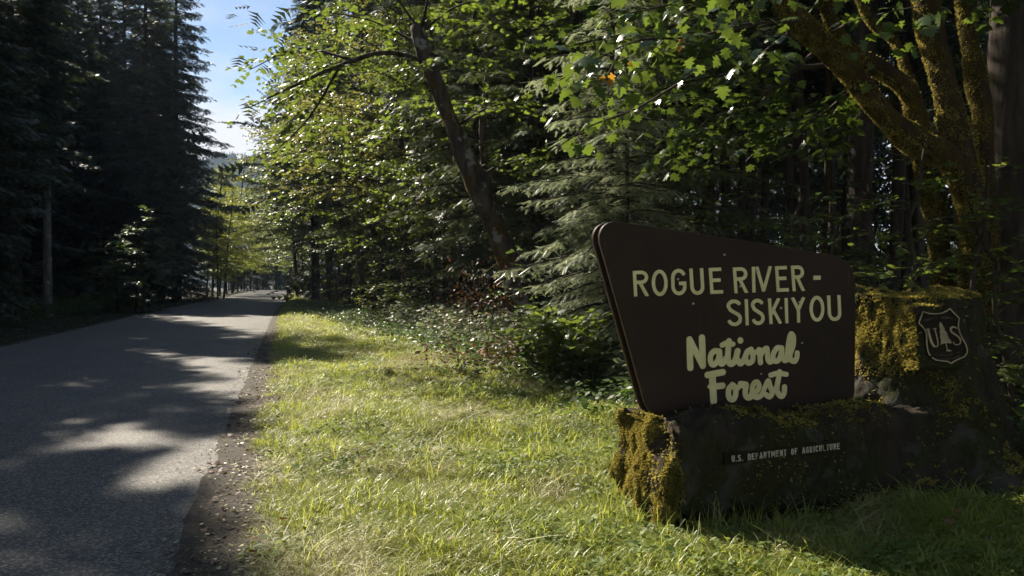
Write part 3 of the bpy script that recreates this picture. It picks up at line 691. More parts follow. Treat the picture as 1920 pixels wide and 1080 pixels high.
# script words traced as brush strokes; coordinates of the 6.75x enlargement of (1270,610)
def sc(x, y): return SP.px(1270 + x / 6.75, 610 + y / 6.75)
K = abs(sc(100, 0)[0] - sc(0, 0)[0]) / 100
def script_letter(strokes, name='letter'):
    st = [([sc(*p) for p in pl], [q * K for q in r] if hasattr(r, '__len__') else r * K) for pl, r in strokes]
    allp = np.array([p for pl, _ in st for p in pl]); pad = 60 * K; h = 3.2 * K
    x0, y0 = allp.min(0) - pad; x1, y1 = allp.max(0) + pad
    xs = np.arange(x0, x1, h); ys_ = np.arange(y0, y1, h); X, Y = np.meshgrid(xs, ys_); D = np.full(X.shape, 1e9)
    for pl, r in st:
        if len(pl) > 2 and not hasattr(r, '__len__'): pl = [tuple(p) for p in smoothpath(np.array([(a, b, 0) for a, b in pl]), len(pl) * 5)[:, :2]]
        D = np.minimum(D, seg_field(X, Y, pl, r, (0, 0)))
    D = np.where(D == 0, 1e-7, D)
    loops = [simplify(l, 0.35 * K) for l in contours(D, xs[0], ys_[0], h)]
    sign_child(name, flat_shape(name, loops, 0.006, M['cream'], lambda p: SP.at(p, 0.0), SP.n))
script_letter([([(150, 180), (160, 535)], 38), ([(150, 182), (318, 508)], 38), ([(308, 158), (318, 508)], 39)])            # N
script_letter([([(522, 330), (470, 325), (425, 365), (412, 430), (432, 490), (470, 490), (515, 430), (528, 330)], 33),
               ([(528, 330), (532, 400), (535, 450), (552, 485), (585, 465), (610, 420)], 35),                                  # a
               ([(562, 250), (625, 222), (700, 238)], 30), ([(650, 200), (640, 300), (635, 400), (645, 460), (675, 488), (715, 460), (740, 400), (757, 325)], 36),    # t
               ([(762, 325), (745, 400), (765, 455), (800, 480), (840, 430), (865, 370)], 35),                                  # i
               ([(930, 305), (880, 335), (860, 400), (870, 455), (905, 475), (945, 445), (950, 380), (925, 320)], 33), ([(930, 320), (985, 345), (1030, 310)], 28),    # o
               ([(1030, 310), (1040, 390), (1048, 468)], 34), ([(1040, 400), (1075, 330), (1125, 292), (1135, 340), (1140, 420), (1165, 462), (1205, 440)], 33),     # n
               ([(1310, 285), (1255, 290), (1215, 350), (1205, 410), (1230, 450), (1275, 440), (1305, 370), (1318, 290)], 33), ([(1318, 290), (1320, 380), (1350, 440), (1390, 430)], 33),   # a
               ([(1380, 420), (1395, 300), (1410, 180), (1435, 110), (1465, 150), (1462, 250), (1430, 340), (1420, 410), (1445, 445), (1485, 450), (1508, 400), (1512, 350)], 33)], 'lettering')
script_letter([([(793, 190), (794, 191)], 37)], 'letter')                                                                   # i dot
script_letter([([(378, 628), (470, 610), (572, 592)], 37), ([(438, 640), (445, 760), (455, 955)], 43), ([(450, 775), (570, 762)], 36), ([(400, 775), (440, 790)], 22)])       # F
script_letter([([(690, 760), (650, 800), (642, 880), (665, 930), (710, 930), (735, 860), (722, 780), (690, 752)], 34), ([(710, 775), (755, 800), (795, 745)], 28),   # o
               ([(795, 740), (850, 745), (868, 760), (855, 830), (860, 885), (895, 915), (950, 890)], 34), ([(800, 745), (840, 770)], 34),      # r
               ([(930, 870), (1000, 835), (1030, 770), (1010, 720), (970, 730), (945, 790), (950, 870), (1000, 910), (1060, 880), (1095, 800)], 32),   # e
               ([(1100, 790), (1145, 705), (1165, 760), (1195, 850), (1165, 900), (1120, 880)], 33), ([(1195, 850), (1240, 800)], 32),               # s
               ([(1175, 630), (1270, 605), (1375, 620)], 30), ([(1290, 590), (1270, 700), (1255, 800), (1275, 870), (1315, 895), (1345, 860), (1353, 780)], 34)], 'lettering')
# bolt heads and pellet marks
def disc(c, r, th=0.008, sides=9):
    mb = MB(); mb.add(*tube(np.array([SP.at(c, 0.0), SP.at(c, th * 0.6), SP.at(c, th)]), [r, r, r * 0.6], sides)); return mb.mesh('bolt', M['bolt'])
for x, y, r in [(679, 205, 6), (525, 446, 6.5), (757, 360, 6), (838, 283, 7), (450, 325, 6), (1062, 310, 6), (958, 468, 7), (1062, 640, 5), (860, 792, 4.5), (1048, 438, 6), (757, 540, 6), (855, 742, 4), (905, 797, 4)]:
    sign_child('bolt', disc(SP.px(*crop(x, y)), r * 0.00122, 0.010))

# ------------------------------------------------------------------ log base and stump
def displace_shape(v, n, amp, sc_, seed=0.0, stretch=(1, 1, 1)):
    q = v * np.array(stretch); return v + n * (amp * vnoise(q, sc_, 5, seed))[:, None]
def log_base():
    """a squarish old log lying under the board; local x along it, y depth, z up"""
    Lx, Dy, Hz = 2.35, 0.80, 0.66; na = 96; nl = 110
    ang = np.linspace(0, 2 * np.pi, na, endpoint=False); e = 0.42
    cy = np.sign(np.cos(ang)) * np.abs(np.cos(ang)) ** e * Dy / 2; cz = np.sign(np.sin(ang)) * np.abs(np.sin(ang)) ** e * Hz / 2
    V = []; xs = np.linspace(0, Lx, nl)
    for x in xs: V.append(np.stack([np.full(na, x), cy, cz + Hz / 2], 1))
    # end cap rings on the left
    caps = [np.stack([np.full(na, -0.01 * (1 - k)), cy * k, cz * k + Hz / 2], 1) for k in np.linspace(0.06, 0.96, 24)]
    V = np.concatenate(caps + V); nr = 24 + nl
    N = nrm(np.stack([np.zeros(len(V)), V[:, 1] / Dy, (V[:, 2] - Hz / 2) / Hz], 1)); N[:24 * na] = (-1, 0, 0)
    wgt = np.clip((V[:, 0]) / 0.05, 0, 1)
    N = nrm(N * np.clip(wgt, 0.0, 1)[:, None] + np.array([-1.0, 0, 0]) * (1 - wgt)[:, None])
    V = V + N * (0.075 * vnoise(V, 2.0, 3, 1.5))[:, None]
    V = V + N * (0.075 * np.abs(vnoise(V * np.array([1, 1, 0.35]), 6.5, 5, 4.5)))[:, None] - N * 0.03
    # base spreads
    i = np.arange(nr - 1)[:, None] * na; j = np.arange(na)[None]; k = (j + 1) % na
    a, b_, c, d = (i + j).ravel(), (i + k).ravel(), (i + na + k).ravel(), (i + na + j).ravel()
    f = np.concatenate([np.stack([a, c, b_], 1), np.stack([a, d, c], 1)])
    V = np.vstack([V, [[-0.02, 0, Hz / 2]]]); cc = np.stack([np.full(na, len(V) - 1), np.arange(na), (np.arange(na) + 1) % na], 1)
    return V, np.vstack([f, cc])
def tufts(V, Fc, cond, n, size, seed=0, droop=0.3, mat='moss_tuft', name='moss'):
    rs = np.random.default_rng(seed); a, b_, c = V[Fc[:, 0]], V[Fc[:, 1]], V[Fc[:, 2]]
    cr_ = np.cross(b_ - a, c - a); ctr0 = V.mean(0); sg = 1.0 if ((((a + b_ + c) / 3 - ctr0) * cr_).sum(1).sum() > 0) else -1.0; cr_ = cr_ * sg; ar = np.linalg.norm(cr_, axis=1) / 2; N = nrm(cr_); ctr = (a + b_ + c) / 3
    w = ar * cond(ctr, N); w = w / w.sum(); idx = rs.choice(len(Fc), n, p=w)
    r1, r2 = rs.random((2, n, 1)); r1 = np.sqrt(r1)
    p = a[idx] * (1 - r1) + b_[idx] * (r1 * (1 - r2)) + c[idx] * (r1 * r2)
    nn = N[idx]; x = nn * 0.8 + rs.normal(0, 0.5, (n, 3)) + np.array([0, 0, -droop])
    tv, tf = T([(0, -0.16, 0), (0, 0.16, 0), (0.55, 0.2, 0.05), (1, 0, 0.0), (0.55, -0.2, 0.05)], [(0, 1, 2), (0, 2, 4), (4, 2, 3)])
    cl = vnoise(p, 9, 2, seed + 2.2)
    v, f, va = stamp(tv, tf, p, x, rs.normal(0, 1, (n, 3)), size * rs.uniform(0.5, 1.4, n), np.clip(0.5 + cl * 0.9 + rs.normal(0, 0.18, n), 0, 1))
    return mesh(name, v, f, M[mat], var=va)

SH = Plane(P(1767, 632, 5.42), R(6), lean=R(9))
DP = Plane(P(1475, 856, 4.96), HEAD, roll=0.035)
def press(V, org, rz, pl, box, depth=0.03):
    """flatten a displaced surface where a plate is set into it"""
    c_, s_ = math.cos(rz), math.sin(rz); w = np.stack([V[:, 0] * c_ - V[:, 1] * s_ + org[0], V[:, 0] * s_ + V[:, 1] * c_ + org[1], V[:, 2] + org[2]], 1) - np.array(pl.o)
    u_, v_, o_ = w @ np.array(pl.u), w @ np.array(pl.v), w @ np.array(pl.n)
    m_ = (np.abs(u_) < box[0]) & (np.abs(v_) < box[1]) & (o_ > -0.35); d_ = np.where(m_, -depth - o_, 0); w = w + d_[:, None] * np.array(pl.n) + np.array(pl.o) - np.array(org)
    return np.stack([w[:, 0] * c_ + w[:, 1] * s_, -w[:, 0] * s_ + w[:, 1] * c_, w[:, 2]], 1)
corner = P(1254, 1000, 4.70)
e1 = Vector((math.cos(HEAD), math.sin(HEAD), 0)); e2 = Vector((-math.sin(HEAD), math.cos(HEAD), 0))
LB = Vector((corner.x, corner.y, 0)) + e2 * 0.40
lz = -0.01
logo = empty('log_base', (LB.x, LB.y, lz), HEAD)
tag(logo, 'squared mossy old log lying under the brown sign board with sunlit left end', 'log')
LV, LF = log_base(); LV = press(LV, (LB.x, LB.y, lz), HEAD, DP, (0.40, 0.05), 0.02)
lm = mesh('log', LV, LF, M['old_wood'], smooth=True); obj('log', lm, logo)
d_log = lambda c, n: (0.02 + 3.6 * (c[:, 0] < 0.10) + 0.35 * (n[:, 2] > 0.7)) * (n[:, 2] > -0.3) * np.clip(0.5 + 2.5 * vnoise(c, 2.6, 3, 7.7), 0.02, 1.5)  # moss crowded on the sunlit end, thinned elsewhere to paint light and shade
tag(obj('moss', tufts(LV, LF, d_log, 46000, 0.019, 5, 0.5), logo), kind='stuff')

def stump():
    na, nh = 150, 90; ang = np.linspace(0, 2 * np.pi, na, endpoint=False); V = []
    zs = np.linspace(-0.1, 1.42, nh)
    for z in zs:
        t_ = max(z, 0) / 1.42; r = 0.45 + 0.55 * (1 - t_) ** 1.9
        fl = 1 + 0.10 * (1 - t_) * np.sin(ang * 5 + 1.2) + 0.05 * np.sin(ang * 9 + 2 * z) * (1 - 0.4 * t_) + 0.03 * np.sin(ang * 3 + .5)
        V.append(np.stack([r * fl * np.cos(ang), r * fl * np.sin(ang) * 0.92, np.full(na, z) + 0.02 * np.sin(ang) * (t_ > .95)], 1))
    for k in np.linspace(0.94, 0.05, 24):
        q = V[nh - 1].copy(); q[:, :2] *= k; q[:, 2] += 0.015 * (1 - k ** 6); V.append(q)
    V = np.concatenate(V); nr = nh + 24
    N = nrm(V * np.array([1, 1, 0])); N[nh * na:] = (0, 0, 1)
    V = V + N * (0.05 * vnoise(V, 2.4, 4, 9.5) + 0.05 * np.abs(vnoise(V * np.array([1, 1, 0.25]), 9, 4, 2.5)) - 0.02)[:, None]
    i = np.arange(nr - 1)[:, None] * na; j = np.arange(na)[None]; k = (j + 1) % na
    a, b_, c, d = (i + j).ravel(), (i + k).ravel(), (i + na + k).ravel(), (i + na + j).ravel()
    f = np.concatenate([np.stack([a, b_, c], 1), np.stack([a, c, d], 1)])
    V = np.vstack([V, [[0, 0, 1.43]]]); s = (nr - 1) * na; cc = np.stack([np.full(na, len(V) - 1), s + np.arange(na), s + (np.arange(na) + 1) % na], 1)
    return V, np.vstack([f, cc])
SV, SF = stump()
ST = Vector((3.02, 5.95, 0))
SV = press(SV, (ST.x, ST.y, -0.03), 0, SH, (0.18, 0.22), 0.02)
sto = empty('tree_stump', (ST.x, ST.y, -0.03), 0); tag(sto, 'wide flared old tree stump with mossy top at the right of the sign board', 'stump')
obj('trunk', mesh('trunk', SV, SF, M['old_wood'], smooth=True), sto)
d_st = lambda c, n: (c[:, 2] > 0.05) * (0.012 + 3.0 * (n[:, 2] > 0.75) + 1.6 * ((n[:, 0] < -0.35) & (c[:, 2] > 0.6))) * np.clip(0.5 + 2.5 * vnoise(c, 2.3, 3, 3.3), 0.02, 1.5)  # stump moss laid where sun falls, top and left, so shaded sides stay dark
tag(obj('moss', tufts(SV, SF, d_st, 44000, 0.020, 6, 0.4), sto), kind='stuff')

# shield plaque on the stump (8.31x enlargement of (1710,565))
def s4(x, y): return SH.px(1710 + x / 8.31, 565 + y / 8.31)
sh_o = empty('forest_service_shield', SH.at(SH.px(1767, 632)))
tag(sh_o, 'dark shield emblem with cream outline, letters U S and a tree, fixed on the stump', 'sign')
def shc(name, me): o = obj(name, me, sh_o); o.location = -sh_o.location; return o
outl = [(160, 150), (260, 182), (360, 187), (450, 178), (530, 145), (590, 105), (660, 180), (740, 258), (728, 320), (722, 400), (745, 490), (800, 600), (845, 680), (868, 760), (858, 820), (820, 870), (740, 905), (670, 935), (615, 978),
        (540, 945), (460, 938), (370, 925), (310, 890), (270, 850), (240, 790), (222, 690), (218, 600), (218, 520), (190, 440), (140, 380), (92, 338), (130, 230)]
shield = [s4(*p) for p in outl]
shc('plate', flat_shape('plate', [shield], 0.11, M['postwood'], lambda p: SH.at(p, -0.115), SH.n))
K4 = abs(s4(100, 500)[0] - s4(0, 500)[0]) / 100
def strokes4(strokes, name, mat=None, polys=()):
    st = [([s4(*p) for p in pl], r) for pl, r in strokes]; pg = [[s4(*p) for p in q] for q in polys]
    allp = np.array([p for pl, _ in st for p in pl] + [p for q in pg for p in q]); pad = 30 * K4; h = 3.0 * K4
    x0, y0 = allp.min(0) - pad; x1, y1 = allp.max(0) + pad
    xs = np.arange(x0, x1, h); ys_ = np.arange(y0, y1, h); X, Y = np.meshgrid(xs, ys_); D = np.full(X.shape, 1e9)
    for pl, r in st:
        rr = [q * K4 for q in r] if hasattr(r, '__len__') else r * K4
        if len(pl) > 2 and not hasattr(r, '__len__'): pl = [tuple(p) for p in smoothpath(np.array([(a, b, 0) for a, b in pl]), len(pl) * 4)[:, :2]]
        D = np.minimum(D, seg_field(X, Y, pl, rr, (0, 0)))
    for q in pg: D = np.minimum(D, poly_field(X, Y, q))
    D = np.where(D == 0, 1e-7, D)
    shc(name, flat_shape(name, [simplify(l, 0.4 * K4) for l in contours(D, xs[0], ys_[0], h)], 0.005, mat or M['faded2'], lambda p: SH.at(p, 0.0), SH.n))
m, t, b = newmat('weathered_cream'); cr, nz, _ = noisecol(t, [(0.30, (0.16, 0.12, 0.06)), (0.6, (0.40, 0.32, 0.18))], 9, 8)
t.links.new(cr.outputs[0], b.inputs['Base Color']); b.inputs['Roughness'].default_value = 0.6; M['faded2'] = m
def inset(p, k=0.975): return (470 + (p[0] - 470) * k, 545 + (p[1] - 545) * k)
ol = [inset(p) for p in outl]
strokes4([(ol[23:] + ol[:1], [8.5] * (len(ol[23:]) + 1))], 'outline')
strokes4([(ol[:23], [8.5] * 23)], 'outline')
strokes4([([(245, 440), (270, 540), (300, 640), (340, 700)], 17), ([(340, 700), (385, 705), (400, 660), (385, 570), (350, 430)], 9), ([(220, 440), (268, 434)], 7), ([(325, 430), (370, 422)], 7)], 'letter')
strokes4([([(688, 425), (665, 400), (625, 400)], 8), ([(625, 402), (596, 430), (612, 480), (670, 520), (725, 560), (752, 610)], 15), ([(752, 610), (745, 655), (705, 678), (660, 668), (640, 635)], 8)], 'letter')
tree_pg = [(438, 318), (468, 365), (478, 390), (500, 420), (500, 445), (530, 480), (545, 500), (542, 520), (566, 570), (590, 600), (615, 650), (600, 655), (530, 648), (545, 745), (620, 772), (600, 778), (525, 778), (540, 765), (520, 655), (470, 660), (440, 682), (448, 620), (430, 540), (440, 520), (424, 480), (436, 440), (418, 375)]
strokes4([], 'tree_emblem', polys=[tree_pg])
def small_text(text, plane, p0, p1, h, s, mat, parent, gap=0.22, bend=0.0, thick=0.004):
    widths = {'I': 0.2, '.': 0.2, ' ': 0.45, 'M': 0.66, 'A': 0.55}
    ws = [widths.get(c, 0.46) for c in text]; tot = sum(ws) + gap * (len(text) - 1)
    p0 = np.array(p0); p1 = np.array(p1); d = p1 - p0; Ld = np.linalg.norm(d); d = d / Ld; up = np.array([-d[1], d[0]]); k = Ld / tot; x = 0
    for c, w in zip(text, ws):
        if c != ' ':
            a = p0 + d * x * k; f0 = (x + w / 2) / tot; rise = bend * (1 - (2 * f0 - 1) ** 2); sl = -bend * 4 * (2 * f0 - 1) / Ld
            dd = d + up * sl; uu = up - d * sl; a = a + up * rise
            me = letter_mesh(c, [a, a + dd * w * k, a + dd * w * k + uu * h, a + uu * h], plane, s, thick, mat)
            o = obj('letter', me, parent); o.location = -parent.location
            if parent.rotation_euler.z: pass
        x += w + gap
small_text('FOREST SERVICE', SH, s4(185, 330), s4(690, 300), 36 * K4, 0.10, M['ghost'], sh_o, bend=44 * K4)
small_text('DEPARTMENT OF', SH, s4(300, 835), s4(760, 800), 24 * K4, 0.10, M['ghost'], sh_o, bend=-30 * K4)
small_text('AGRICULTURE', SH, s4(370, 895), s4(740, 865), 24 * K4, 0.10, M['ghost'], sh_o, bend=-30 * K4)

# department plank
dp_o = empty('department_plank', DP.at(DP.px(1475, 856)))
tag(dp_o, 'thin dark plank lettered U.S. DEPARTMENT OF AGRICULTURE on the front of the log base', 'sign')
c4 = [DP.px(1360, 873), DP.px(1585, 847), DP.px(1584, 824), DP.px(1360, 849)]
o = obj('plank', flat_shape('plank', [c4], 0.10, M['postwood'], lambda p: DP.at(p, -0.105), DP.n), dp_o); o.location = -dp_o.location
small_text('U.S. DEPARTMENT OF AGRICULTURE', DP, DP.px(1372, 866.5), DP.px(1574, 842), 0.040, 0.085, M['faded'], dp_o, gap=0.17)

# ------------------------------------------------------------------ mossy maple at the right
mm_o = empty('mossy_maple', (4.75, 8.2, float(gz(4.75, 8.2)))); tag(mm_o, 'mossy bigleaf maple with several leaning orange-moss stems behind the stump', 'tree')
def pxpath(pts, n): return smoothpath(np.array([tuple(P(*p)) for p in pts]), n)
def wood_part(name, pts, r0, r1, parent, mat, n=26, sides=12, rough=0.09, seed=1, moss=0, mossside=None):
    path = pxpath(pts, n) if not isinstance(pts, np.ndarray) else pts
    rs = np.random.default_rng(seed); rr = np.linspace(r0, r1, len(path)) * (1 + 0.10 * np.sin(np.linspace(0, 14, len(path)) + seed))
    v, f = tube(path, rr, sides, rough, seed)
    o = obj(name, mesh(name, v, f, mat, smooth=True), parent); o.location = -parent.location
    if moss:
        a, b_, c = v[f[:, 0]], v[f[:, 1]], v[f[:, 2]]
        cond = lambda ctr, N: np.clip(0.15 + 1.2 * (-N[:, 0] > 0.1) + 1.3 * np.clip(vnoise(ctr, 2.2, 2, seed * 1.7), -0.4, 1), 0.0, 2)  # moss thickened on the left to paint the sunlit edge of the stems
        tm = tufts(v, f, cond, moss * 2, 0.024, seed + 50, 0.7)
        q = obj('moss', tm, parent); q.location = -parent.location; tag(q, kind='stuff')
    return path
MM = M['bark_moss']
wood_part('trunk', [(1838, 600, 8.0), (1828, 470, 8.0), (1812, 350, 8.0), (1790, 240, 8.05), (1764, 130, 8.1), (1738, 10, 8.2), (1735, -120, 8.3)], 0.155, 0.12, mm_o, MM, seed=2, moss=8000)
wood_part('limb', [(1832, 470, 7.9), (1815, 370, 7.85), (1780, 298, 7.8), (1722, 268, 7.7), (1665, 222, 7.6), (1605, 150, 7.5), (1545, 85, 7.4), (1490, 30, 7.3), (1450, -30, 7.2)], 0.13, 0.085, mm_o, MM, seed=3, moss=8000)
wood_part('limb', [(1775, 610, 8.3), (1760, 440, 8.3), (1742, 320, 8.25), (1722, 240, 8.2), (1705, 175, 8.1), (1660, 135, 8.0), (1605, 105, 7.9), (1570, 60, 7.8), (1540, -20, 7.7)], 0.125, 0.065, mm_o, MM, seed=4, moss=7000)
wood_part('limb', [(1720, 190, 8.3), (1690, 100, 8.5), (1672, 70, 8.6), (1630, 35, 8.7), (1600, -30, 8.8)], 0.05, 0.035, mm_o, MM, seed=5, moss=2000, n=14)
wood_part('limb', [(1848, 620, 8.4), (1852, 420, 8.5), (1842, 220, 8.6), (1815, 60, 8.7), (1800, -60, 8.8)], 0.10, 0.08, mm_o, MM, seed=6, moss=4000)
# near leafy branches hanging over the view
def leafy_branch(parent, pts, n, size, seed, mat, spread=0.22, per=None, idx=[0]):
    path = pxpath(pts, 16); v, f = tube(path, np.linspace(0.012, 0.004, 16), 5)
    br = obj('branch', mesh('branch', v, f, M['bark'], smooth=True), parent); br.location = -parent.location
    rs = np.random.default_rng(seed)
    for i in range(n):
        u = rs.uniform(0.1, 1) ** 0.8; p = path[min(int(u * 15), 15)]
        off = rs.normal(0, spread, 3) * np.array([1, 1, 0.55]); x = off * [1, 1, 0.2] + rs.normal(0, 0.1, 3) + np.array([0, 0, -0.22])
        me = LEAFM[mat][rs.integers(0, 3)]
        o = obj('leaf', me, br); x = Vector(x).normalized(); nn = Vector((rs.normal(0, 0.45), rs.normal(0, 0.45), 1)); z = (nn - x * nn.dot(x)).normalized(); y = z.cross(x)
        mt = Matrix((x, y, z)).transposed().to_4x4(); s_ = size * rs.uniform(0.6, 1.25)
        o.matrix_local = Matrix.Translation(Vector(p + off)) @ mt @ Matrix.Scale(s_, 4)
LEAFM = {}
for key, mt in (('g', 'maple_near'), ('y', 'yellowleaf')):
    LEAFM[key] = []
    for k in range(3):
        v = LEAF_L[0].copy(); rs_ = np.random.default_rng(k); v[:, 2] += rs_.normal(0, 0.03, len(v)) - 0.10 * v[:, 0] ** 2; v[:, 1] *= 0.9 + 0.1 * k
        LEAFM[key].append(mesh('leaf', v, LEAF_L[1], M[mt], var=np.full(len(v), 0.3 + 0.2 * k)))
leafy_branch(mm_o, [(1500, 40, 6.6), (1400, 45, 6.0), (1300, 70, 5.6), (1200, 75, 5.3), (1120, 110, 5.2), (1050, 150, 5.2)], 100, 0.095, 1, 'g', 0.2)
leafy_branch(mm_o, [(1470, 0, 6.2), (1350, -10, 5.6), (1250, 10, 5.4), (1180, 25, 5.3)], 60, 0.09, 2, 'g', 0.16)
leafy_branch(mm_o, [(1330, 120, 6.8), (1200, 200, 6.6), (1110, 235, 6.5), (1040, 280, 6.4)], 40, 0.095, 3, 'g', 0.17)
leafy_branch(mm_o, [(1560, 60, 7.2), (1600, 40, 6.8), (1680, 20, 6.4), (1740, 10, 6.2)], 60, 0.10, 4, 'g', 0.3)
leafy_branch(mm_o, [(1480, 60, 7.0), (1430, 100, 6.6), (1400, 140, 6.4)], 36, 0.10, 5, 'g', 0.22)
leafy_branch(mm_o, [(1160, 105, 5.25), (1140, 140, 5.2)], 3, 0.07, 6, 'y', 0.05)
leafy_branch(mm_o, [(1280, 70, 5.6), (1260, 85, 5.55)], 3, 0.06, 7, 'y', 0.06)
# canopy of the mossy maple: sprays spreading left and above the sign
def canopy(parent, limbs_px, seed, size=0.125, leaf=LEAF_M, mat='maple', spread=1.0, nsub=13, step=0.13):
    rs = np.random.default_rng(seed); limbs = []; mb = MB()
    for pts in limbs_px:
        path = pxpath(pts, 9); limbs.append((path, np.linalg.norm(path[-1] - path[0]))); mb.add(*tube(path, np.linspace(0.03, 0.008, 9), 5))
    lf, tw = crown_sprays(rs, limbs, nsub, step, leaf, size, spread, 0.4, 0.12)
    o = obj('branchwork', mb.mesh('branchwork', M['bark'], smooth=True), parent); o.location = -parent.location
    o = obj('crown', mesh('crown', lf[0], lf[1], M[mat], var=lf[2]), parent); o.location = -parent.location
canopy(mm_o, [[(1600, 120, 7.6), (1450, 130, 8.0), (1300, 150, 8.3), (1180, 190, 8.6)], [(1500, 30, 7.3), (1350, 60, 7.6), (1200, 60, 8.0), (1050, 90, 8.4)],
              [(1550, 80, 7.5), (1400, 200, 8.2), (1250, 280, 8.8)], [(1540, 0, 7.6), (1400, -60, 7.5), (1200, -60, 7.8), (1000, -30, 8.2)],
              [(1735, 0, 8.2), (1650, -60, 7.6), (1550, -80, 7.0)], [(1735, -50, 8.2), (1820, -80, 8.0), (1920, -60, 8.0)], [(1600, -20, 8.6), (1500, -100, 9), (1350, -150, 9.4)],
              [(1700, -60, 8.6), (1650, -160, 9.5), (1550, -200, 10.5)], [(1640, 130, 7.9), (1560, 200, 8.4), (1500, 240, 8.8)], [(1250, -130, 9.5), (1100, -150, 9.6), (950, -160, 9.7), (800, -150, 9.8)], [(1250, -200, 10), (1100, -230, 10.2), (950, -240, 10.4), (820, -230, 10.5)], [(1250, -90, 10.2), (1100, -100, 10.4), (960, -110, 10.6), (860, -110, 10.8)]], 91, nsub=20, mat='maple_dark')  # last three limbs added above the view to shade the leaves below

# ------------------------------------------------------------------ leaning lichen maple
lm_o = empty('leaning_maple', tuple(P(962, 560, 15.5)[:2]) + (0.0,)); tag(lm_o, 'leaning broken-topped maple with pale lichen bark behind the verge brush', 'tree')
LBM = M['bark_lichen']
tp = wood_part('trunk', [(985, 620, 15.2), (958, 510, 15.2), (930, 430, 15.1), (895, 350, 15.0), (868, 285, 15), (845, 230, 15), (815, 150, 15), (790, 85, 15), (782, 48, 15)], 0.24, 0.13, lm_o, LBM, n=30, sides=12, seed=8)
wood_part('limb', [(955, 500, 15.2), (930, 400, 15.8), (910, 330, 16), (905, 240, 16.2), (915, 120, 16.4)], 0.12, 0.05, lm_o, LBM, n=16, sides=8, seed=9)
wood_part('limb', [(800, 118, 15), (745, 100, 14.6), (690, 103, 14.3), (630, 125, 14), (570, 152, 13.7), (500, 185, 13.4)], 0.045, 0.018, lm_o, M['bark'], n=18, sides=7, seed=10)
canopy(lm_o, [[(700, 102, 14.3), (600, 140, 14.2), (470, 200, 13.9)], [(660, 112, 14.2), (560, 90, 15), (470, 130, 15.6)], [(640, 120, 14.1), (580, 220, 14.5), (520, 280, 15)],
              [(790, 85, 15), (700, 40, 15.5), (600, 20, 16)], [(820, 160, 18.5), (760, 200, 18.1), (700, 250, 17.7)], [(790, 60, 15), (860, 10, 14.6), (950, 0, 14.2)],
              [(850, 240, 15), (920, 200, 14.4), (1000, 190, 14)], [(790, 60, 15), (820, -60, 15), (900, -120, 15)], [(860, 260, 18.5), (800, 290, 17.9), (730, 300, 17.4)],
              [(800, 100, 15), (860, 110, 14.2), (940, 90, 13.6)], [(900, 330, 15), (960, 300, 14.5), (1020, 310, 14.2)], [(782, 50, 15), (700, -60, 16), (620, -120, 17)]], 92, size=0.115, spread=1.1, nsub=16, step=0.11)

# dead branches and fallen twigs
dd = empty('dead_branch', tuple(P(930, 580, 12.2))); tag(dd, 'bare brown dead branch hanging in front of the leaning trunk', 'branch')
mb = MB(); rs = np.random.default_rng(4)
for k in range(16):
    a = P(905 + rs.normal(0, 20), 520 + rs.normal(0, 15), 12.2); b_ = P(905 + rs.normal(0, 60), 590 + rs.normal(0, 40), 12.2 + rs.normal(0, .3)); c = (a + b_) / 2 + Vector(rs.normal(0, 0.08, 3))
    mb.add(*tube(smoothpath([tuple(a), tuple(c), tuple(b_)], 7), np.linspace(0.008, 0.003, 7), 4))
o = obj('twig', mb.mesh('twig', M['bark'], smooth=True), dd); o.location = -dd.location
lf = MB(); n = 420; pp = np.array([tuple(P(905 + rs.normal(0, 42), 560 + rs.normal(0, 32), 12.2 + rs.normal(0, .25))) for _ in range(n)])
v, f, va = stamp(*LEAF_S, pp, rs.normal(0, 1, (n, 3)) + [0, 0, -1], rs.normal(0, 1, (n, 3)), 0.06 * rs.uniform(.5, 1.3, n), rs.uniform(0, 1, n))
o = obj('foliage', mesh('foliage', v, f, M['dead'], var=va), dd); o.location = -dd.location

# ------------------------------------------------------------------ trees on the left of the road
def at_left(y, off): return (float(xr(y)) - WROAD - off, y)
LT = [  # (px, d, mesh, scale, rot, label)
    (330, 54, 2, 0.98, 0.3, 'tall dark fir whose ragged right edge stands against the blue sky'),
    (275, 50, 0, 1.0, 1.2, 'dark fir just left of the one against the sky, lit olive near its middle'),
    (190, 53, 1, 1.0, 2.2, 'dark fir rising over the pale vine maple on the left'),
    (58, 40.5, 0, 0.88, 3.1, 'dark fir just left of the pale bare trunk'),
    (30, 34, 1, 1.0, 4.0, 'dark fir at the left edge of the picture, in front of its neighbours'),
    (235, 62, 2, 1.1, 5.0, 'second-row fir behind the gap over the pale vine maple'),
    (150, 60, 0, 1.1, 2.0, 'second-row fir filling the gap right of the pale bare trunk'), (300, 66, 0, 1.1, 0.7, 'second-row fir just behind the one against the sky'), (90, 56, 2, 1.1, 3.7, 'second-row fir behind the pale bare trunk')]
for px, d, mi, sc_, rz, lab in LT:
    p = P(px, 560, d); tree('fir_tree', FIR[mi], (p.x, p.y), rz, sc_, lab, group='dark firs left of the road')
p = P(92, 560, 36); tree('bare_trunk_fir', (conifer(15, 24, 0.62, 2.4, 40, 0.19, FEATHER, 0.5, M['needle'], M['bark_pale'], dead=20)), (p.x, p.y), 0.4, 1.0, 'slim fir with a pale bare trunk in the dark stand at the left', group='dark firs left of the road')
rs = np.random.default_rng(17)
